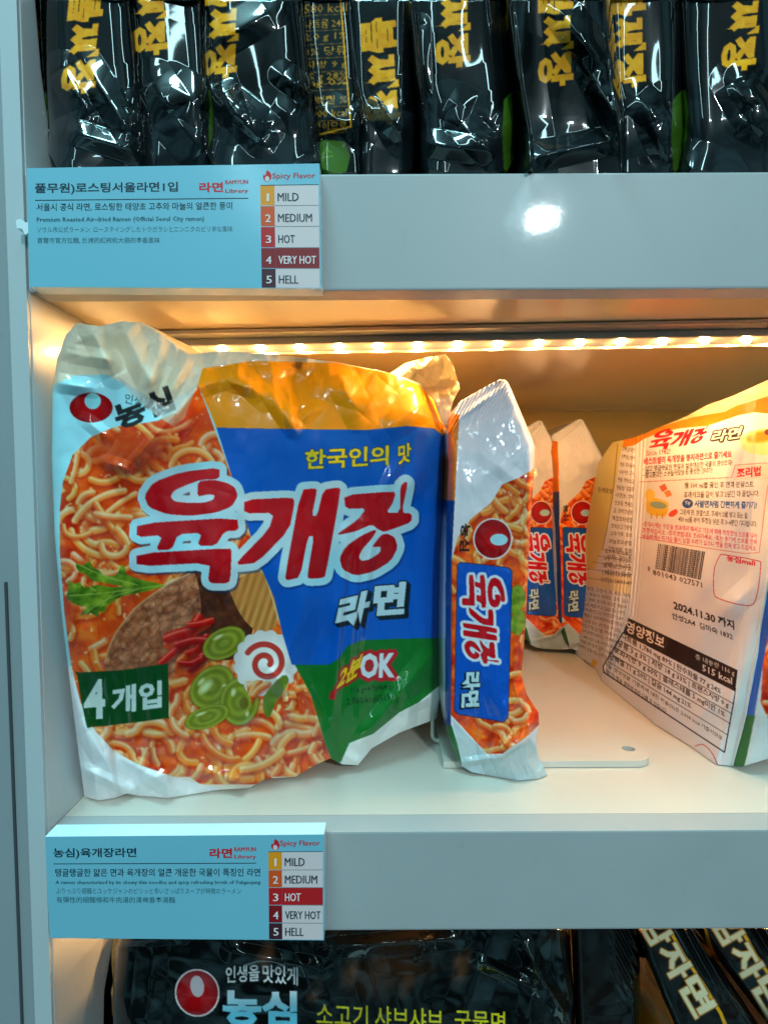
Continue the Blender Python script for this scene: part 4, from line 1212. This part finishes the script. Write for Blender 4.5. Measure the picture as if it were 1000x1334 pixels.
def tube(pts, r, seg=10):
    bm = bmesh.new(); rings = []
    P = [Vector(q) for q in pts]
    for i, q in enumerate(P):
        t = (P[min(i + 1, len(P) - 1)] - P[max(i - 1, 0)]).normalized()
        a = t.orthogonal().normalized() if i == 0 else (rings_n - t * rings_n.dot(t)).normalized()
        rings_n = a; b = t.cross(a)
        rings.append([bm.verts.new(q + r * (math.cos(k * 2 * math.pi / seg) * a + math.sin(k * 2 * math.pi / seg) * b)) for k in range(seg)])
    for A, B_ in zip(rings, rings[1:]):
        for k in range(seg): bm.faces.new((A[k], A[(k + 1) % seg], B_[(k + 1) % seg], B_[k]))
    bm.faces.new(rings[0][::-1]); bm.faces.new(rings[-1])
    return bm


wx, wy = fl(563, 969); wr_ = 0.0013
pts = [(wx, wy, FLOOR + 0.045), (wx, wy, FLOOR + 0.006)] + [(wx + 0.005 - 0.005 * math.cos(a), wy, FLOOR + 0.0063 - 0.0045 * math.sin(a)) for a in np.linspace(0.3, 1.57, 5)] + [(wx + 0.035, wy, FLOOR + 0.0018)]
bm_obj('wire_end', tube(pts, wr_), MAT['wire'], dv, DV, smooth=True)
#BLACKTOP
# ================================================================== black packs on the shelf above
GOLD = (228, 156, 28)
G2 = 'black noodle packs in a row on the upper shelf'


def black_print(x0, x1, cx, ytxt, kind, seed, ang=0.0):
    p = Print(x0 - 12, -60, x1 + 12, 235, 1.7, (9, 12, 13))
    X, Y = p.X, p.Y
    n = fbm(X * .03, Y * .03, seed)
    p.put(X > 0, mixc((2, 3, 3), (8, 12, 14), n))
    if kind == 'front':
        chars = '불짜장'; s = 47
        y = ytxt - s * 2
        for i, c in enumerate(chars):
            xx = cx + ang * (y - 60)
            a = np.array((xx - 24, y)); b = np.array((xx - 24 + ang * s, y + s * 0.97))
            p.put(p.text(c, a, b, 47, (1, -0.12), 0.05, 2), mixc((232, 138, 10), (255, 186, 44), fbm(X * .15, Y * .15, 5)))
            y += s
        # smoky grey window low on the film and the green corner
        p.put(p.poly([(x0 - 12, 150), (lerp(x0, x1, .3), 128), (lerp(x0, x1, .6), 138), (x1 + 12, 160), (x1 + 12, 235), (x0 - 12, 235)], 3), (24, 31, 35), 0.75)
        gx = x0 if seed % 2 else x1
        p.put(p.poly([(gx - 14, 130), (gx + 14, 118), (gx + 16, 180), (gx - 2, 220), (gx - 14, 220)], 2), (58, 92, 20))
        p.line([(x0 + 1, -60), (x0 + 4, 90), (x0 + 2, 130)], 1.6, GOLD, 0.8)
    else:
        w_ = x1 - x0
        for i, (s, y) in enumerate((('총 내용량 131 g', -18), ('580 kcal', 18), ('나트륨 24%', 38), ('2.0 g 1%', 56), ('3% 당류', 74), ('지방 9 g', 92), ('15 g 28%', 108), ('mg 0%', 116), ('단백질 %', 138), ('2,000 kcal', 156), ('기준이므로', 172))):
            p.put(p.text(s, (x0 + 10, y), (x0 + w_ * 0.62 + 6, y - 3), 12, (0.05, -1), 0.008, 1), GOLD, 0.85)
            p.line([(x0 + 6, y + 3), (x0 + w_ * 0.70, y)], 0.8, GOLD, 0.7)
        p.line([(x0 + w_ * .55, -60), (x0 + w_ * .66, 75), (x0 + w_ * .74, 165), (x0 + w_ * .2, 178)], 2.2, GOLD)
        p.put(p.poly([(x0 + 12, 190), (x0 + w_ * .65, 184), (x0 + w_ * .68, 224), (x0 + 14, 226)], 2), (62, 96, 22))
        p.put(p.text('소스', (x0 + 20, 208), (x0 + w_ * .5, 204), 14, None, 0.01), (120, 150, 50), 0.8)
    return p


def black_depth(Y0, seed, cre):
    def f(X, Y, S, T):
        l, r = edge_round(S, 0.30, 0.30)
        bt = sstep(150, 222, Y)
        y = Y0 + 0.016 * l + 0.016 * r + 0.006 * bt * (S - 0.3)
        wr = 0.0022 * (fbm(X * 0.012, Y * 0.006, seed, 2) - 0.5) * 2
        wr = wr + (0.0010 + 0.009 * bt) * (crumple(X * 0.011, Y * 0.010, seed + 50, 1) - 0.35)
        return y - wr - creases(X, Y, cre)
    return f


TOPS = [  # x at bottom-left, bottom-right, top-left, top-right, text centre x, text end y, kind, Y, look
    (72, 192, 52, 172, 108, 80, 'front', 0.262, 'with zigzag folds, right beside the left panel', -0.1),
    (186, 282, 164, 268, 196, 30, 'front', 0.266, 'narrow, above the middle of the sign', 0.0),
    (276, 418, 266, 392, 288, 60, 'front', 0.262, 'wide, above the right end of the sign', -0.05),
    (420, 476, 392, 462, 430, 60, 'back', 0.268, 'with a gold nutrition table', 0.0),
    (470, 536, 446, 540, 494, 120, 'front', 0.270, 'right of the one with a gold table', 0.05),
    (556, 664, 536, 660, 590, 46, 'front', 0.261, 'second right of the gold table', 0.0),
    (692, 812, 664, 790, 724, 70, 'front', 0.2485, 'overhanging the edge above the bright spot', 0.0),
    (800, 884, 786, 884, 818, 72, 'front', 0.263, 'second from the right edge', 0.0),
    (896, 1030, 884, 1030, 964, 50, 'front', 0.262, 'cut by the right edge of the photo', -0.1)]
rt = np.concatenate([np.linspace(0, 0.42, 14), np.linspace(0.43, 1, 230)])
for i, (bl, br, tl_, tr_, cx, yt, kind, Y0, look, ang) in enumerate(TOPS):
    rnd = random.Random(40 + i)
    bl -= 5; br += 6; tl_ -= 6; tr_ += 6; w_ = br - bl      # plump sides press against the next pack
    cre = []
    for k in range(3):
        xa = rnd.uniform(bl, br); ya = rnd.uniform(95, 165); an = rnd.uniform(0.3, 1.1) * rnd.choice([1, 1, -1]); ln = rnd.uniform(40, 95)
        cre.append((xa, ya, xa + math.cos(an) * ln * 0.8, ya + abs(math.sin(an)) * ln, rnd.uniform(16, 34), rnd.uniform(0.002, 0.0055)))
    if i == 0: cre += [(80, 88, 120, 150, 22, 0.006), (110, 80, 175, 180, 20, 0.006), (85, 168, 185, 200, 16, 0.006)]
    if i == 2: cre += [(285, 105, 305, 165, 22, 0.006), (290, 120, 350, 170, 20, 0.005), (270, 60, 350, 15, 24, 0.004)]
    if i == 6: cre += [(735, 20, 785, 85, 24, 0.006), (770, 95, 812, 175, 20, 0.006), (694, 205, 800, 182, 18, 0.006)]
    if i == 5: cre += [(545, 30, 548, 130, 14, 0.003), (556, 186, 628, 196, 18, 0.006), (600, 160, 645, 205, 20, 0.006)]
    base = (float(at((bl + br) / 2, 224, Y0)[0]), Y0 + 0.04, UP_TOP + 0.0004)
    r_ = empty('noodle_pack', base)
    tag(r_, 'black noodle pack on the upper shelf, ' + look, 'noodle pack', G2)
    fb = 226 if i != 6 else 231
    B_ = [(bl - 4, 196), (bl + w_ * .06, fb - 6), (bl + w_ * .3, fb), (bl + w_ * .7, fb), (br - w_ * .08, fb - 4), (br, 206)]
    T_ = [(tl_, -235), ((tl_ + tr_) / 2, -240), (tr_, -235)]
    L_ = [(tl_, -235), (tl_, 0), (lerp(tl_, bl, .35), 90), (lerp(tl_, bl, .8), 160), (bl - 4, 196)]
    R_ = [(tr_, -235), (tr_, 0), (lerp(tr_, br, .45), 90), (lerp(tr_, br, .9), 160), (br, 206)]
    sheet('pouch', T_, B_, L_, R_, black_depth(Y0, 100 + 7 * i, cre), black_print(min(bl, tl_), max(br, tr_), cx, yt, kind, 61 + i, ang), MAT['black_film'], r_, base,
          step=1.0, extr=(0, 0.105, 0), rings=5, ts=rt, zf=UP_TOP, wall=True, floor=True)
#BLACKLOW
# ================================================================== packs on the shelf below
def low_print():
    p = Print(130, 1195, 770, 1345, 2.0, (14, 14, 14))
    X, Y = p.X, p.Y
    n = fbm(X * .012, Y * .02, 3, 5)
    p.put(X > 0, mixc((5, 6, 6), (92, 54, 28), (n - 0.42) * 2.4 * np.clip((X - 280) / 200, 0, 1) * np.clip((1320 - Y) / 60, 0.2, 1)))  # brown of the printed picture plus a painted strip-light glow towards the top
    # dim picture of meat strips
    for a_, b_, c_ in ((410, 1290, 24), (455, 1265, 30), (530, 1285, 22), (600, 1260, 34), (345, 1250, 30)):
        e = p.ell(a_, b_, c_ * 0.5, c_, 0.3); p.put(e < 1, (150, 96, 66), np.clip(1 - e, 0, 1) * 0.8 * fbm(X * .06, Y * .06, 9))
    egg(p, 257, 1293.5, 27, 29, 257, 1285, 9, 14, (216, 196, 200), rim=2.2, ang=-0.12)
    p.put(p.text('인생을', (294, 1281), (338, 1278), 22, (0, -1), 0.02), (232, 232, 232)); p.put(p.text('맛있게', (342, 1280), (388, 1284), 24, (0, -1), 0.02), (232, 232, 232))
    p.put(p.text('농심', (290, 1336), (387, 1338), 47, (0, -1), 0.045), mixc((226, 236, 240), (110, 200, 226), (Y - 1290) / 30))
    p.put(p.text('소고기', (412, 1336), (479, 1340), 30, (0, -1), 0.01), (226, 206, 30)); p.put(p.text('샤브샤브', (488, 1340), (577, 1345), 30, (0, -1), 0.01), (226, 206, 30)); p.put(p.text('국물면', (592, 1345), (658, 1348), 30, (0, -1), 0.01), (226, 206, 30))
    return p


def low_depth(X, Y, S, T):
    l, r = edge_round(S, 0.05, 0.05)
    cre = creases(X, Y, [(160, 1225, 240, 1222, 8, 0.004), (430, 1235, 600, 1222, 14, 0.006), (620, 1250, 700, 1290, 10, 0.005), (680, 1225, 720, 1300, 12, 0.006), (560, 1225, 545, 1250, 7, 0.004), (300, 1240, 420, 1262, 14, 0.004), (700, 1270, 740, 1330, 12, 0.005)])
    return 0.268 + 0.012 * l + 0.012 * r - cre - 0.007 * (fbm(X * 0.016, Y * 0.020, 15, 2) - 0.5) - 0.0025 * crumple(X * 0.006, Y * 0.012, 5, 1) - creases(X, Y, [(470, 1220, 500, 1330, 22, 0.004), (640, 1215, 600, 1330, 26, 0.005), (380, 1225, 410, 1300, 18, 0.004), (200, 1230, 190, 1330, 20, 0.003), (700, 1215, 690, 1330, 16, 0.004)]) - 0.004 * fbm(X * 0.012, Y * 0.010, 6, 2)


rt2 = np.concatenate([np.linspace(0, 0.22, 130), np.linspace(0.23, 1, 16)])
lb = (float(at(450, 1300, 0.268)[0]), 0.30, LOWF)
lp = empty('noodle_multipack', lb)
tag(lp, 'black multipack with red egg mark and yellow letters on the shelf at the bottom', 'noodle pack')
sheet('pouch', [(158, 1212), (300, 1209), (500, 1210), (660, 1208), (738, 1212)], [(150, 1790), (450, 1795), (750, 1790)], [(158, 1212), (150, 1240), (147, 1300), (150, 1790)], [(738, 1212), (742, 1240), (748, 1300), (750, 1790)],
      low_depth, low_print(), MAT['black_film'], lp, lb, step=1.0, extr=(0, 0.12, -0.035), rings=5, ts=rt2, zf=LOWF, wall=True)
# gold trimmed bag edge standing in front of the panel, left of it
PL = Print(120, 1190, 185, 1350, 1.5, (204, 150, 60)); PL.put(PL.X > 0, mixc((232, 196, 130), (150, 84, 20), crumple(PL.X * .12, PL.Y * .06, 3)))
lg = (float(at(150, 1290, 0.31)[0]), 0.33, LOWF); lo = empty('noodle_pack', lg)
tag(lo, 'thin gold bag edge left of the black multipack at the bottom', 'noodle pack')
sheet('pouch', [(152, 1196), (160, 1196), (176, 1198)], [(128, 1650), (140, 1652), (175, 1652)], [(152, 1196), (145, 1240), (136, 1290), (128, 1650)], [(176, 1198), (176, 1240), (176, 1290), (175, 1652)],
      lambda X, Y, S, T: 0.312 - 0.006 * crumple(X * .05, Y * .03, 4) + 0 * X, PL, MAT['film'], lo, lg, step=1.2, extr=(0.0, 0.05, 0), rings=3, ts=rt2, zf=LOWF)


def potato_print(dx, seed, big):
    p = Print(730, 1190, 1120, 1350, 2.0, (12, 11, 11))
    X, Y = p.X, p.Y
    sh = lambda pts: [(x + dx, y) for x, y in pts]
    p.put(X > 0, mixc((6, 6, 7), (34, 22, 16), fbm(X * .03, Y * .03, seed)))
    p.put(p.poly(sh([(822, 1200), (832, 1230), (846, 1270), (872, 1320), (884, 1350), (868, 1350), (846, 1310), (838, 1270), (826, 1235)])), (240, 150, 26))
    p.put(p.poly(sh([(838, 1275), (850, 1290), (880, 1345), (862, 1345), (848, 1310)])), (206, 172, 120))
    p.line(sh([(868, 1205), (890, 1245), (914, 1280), (938, 1320), (950, 1350)]), 4.5, (236, 164, 24))
    for c, a, b in (('감', (829, 1204), (850, 1238)), ('자', (852, 1240), (876, 1282)), ('면', (880, 1284), (905, 1328))):
        tx = p.text(c, (a[0] + dx, a[1]), (b[0] + dx, b[1]), 34, (1, -0.58), 0.035)
        p.put(p.dilate(tx, 1.6), (176, 110, 30)); p.put(tx, (236, 214, 170))
    p.put(p.poly(sh([(738, 1225), (764, 1236), (760, 1252), (748, 1276), (742, 1250)])), (214, 160, 70), 0.0 if big else 0.9)
    return p


def potato_depth(Y0, seed):
    def f(X, Y, S, T):
        l, r = edge_round(S, 0.15, 0.15)
        st = 0.0018 * np.sin((X * 0.5 - Y * 0.28) * 1.2) * sstep(0.55, 0.8, S) * sstep(1320, 1230, Y)
        return Y0 + 0.014 * l + 0.014 * r - 0.004 * (crumple(X * 0.012, Y * 0.012, seed, 1) - 0.3) - 0.003 * fbm(X * .02, Y * .015, seed, 2) - st
    return f


G3 = 'black packs with gold bands on the bottom shelf'
for bl, br, tl_, tr_, dx, Y0, sd, lab in ((748, 836, 742, 832, -300, 0.276, 31, 'crumpled plain black pack beside the black multipack on the bottom shelf'),
                                         (880, 1000, 826, 905, 0, 0.266, 32, 'leaning black pack with cream letters and gold bands on the bottom shelf'),
                                         (1010, 1110, 906, 1010, 94, 0.270, 33, 'black pack cut off by the right edge of the photo on the bottom shelf')):
    base = (float(at((bl + br) / 2, 1300, Y0)[0]), Y0 + 0.04, LOWF); r_ = empty('noodle_pack', base)
    tag(r_, lab, 'noodle pack', G3)
    m_ = lerp(tl_, bl, 0.95); n_ = lerp(tr_, br, 0.95)
    sheet('pouch', [(tl_, 1212), ((tl_ + tr_) / 2, 1208), (tr_, 1212)], [(bl, 1790), (br, 1790)], [(tl_, 1212), (m_, 1345), (bl, 1790)], [(tr_, 1212), (n_, 1345), (br, 1790)],
          potato_depth(Y0, sd), potato_print(dx, sd, dx > -100), MAT['black_film'], r_, base, step=1.0, extr=(0, 0.1, -0.035), rings=4, ts=rt2, zf=LOWF, wall=False)
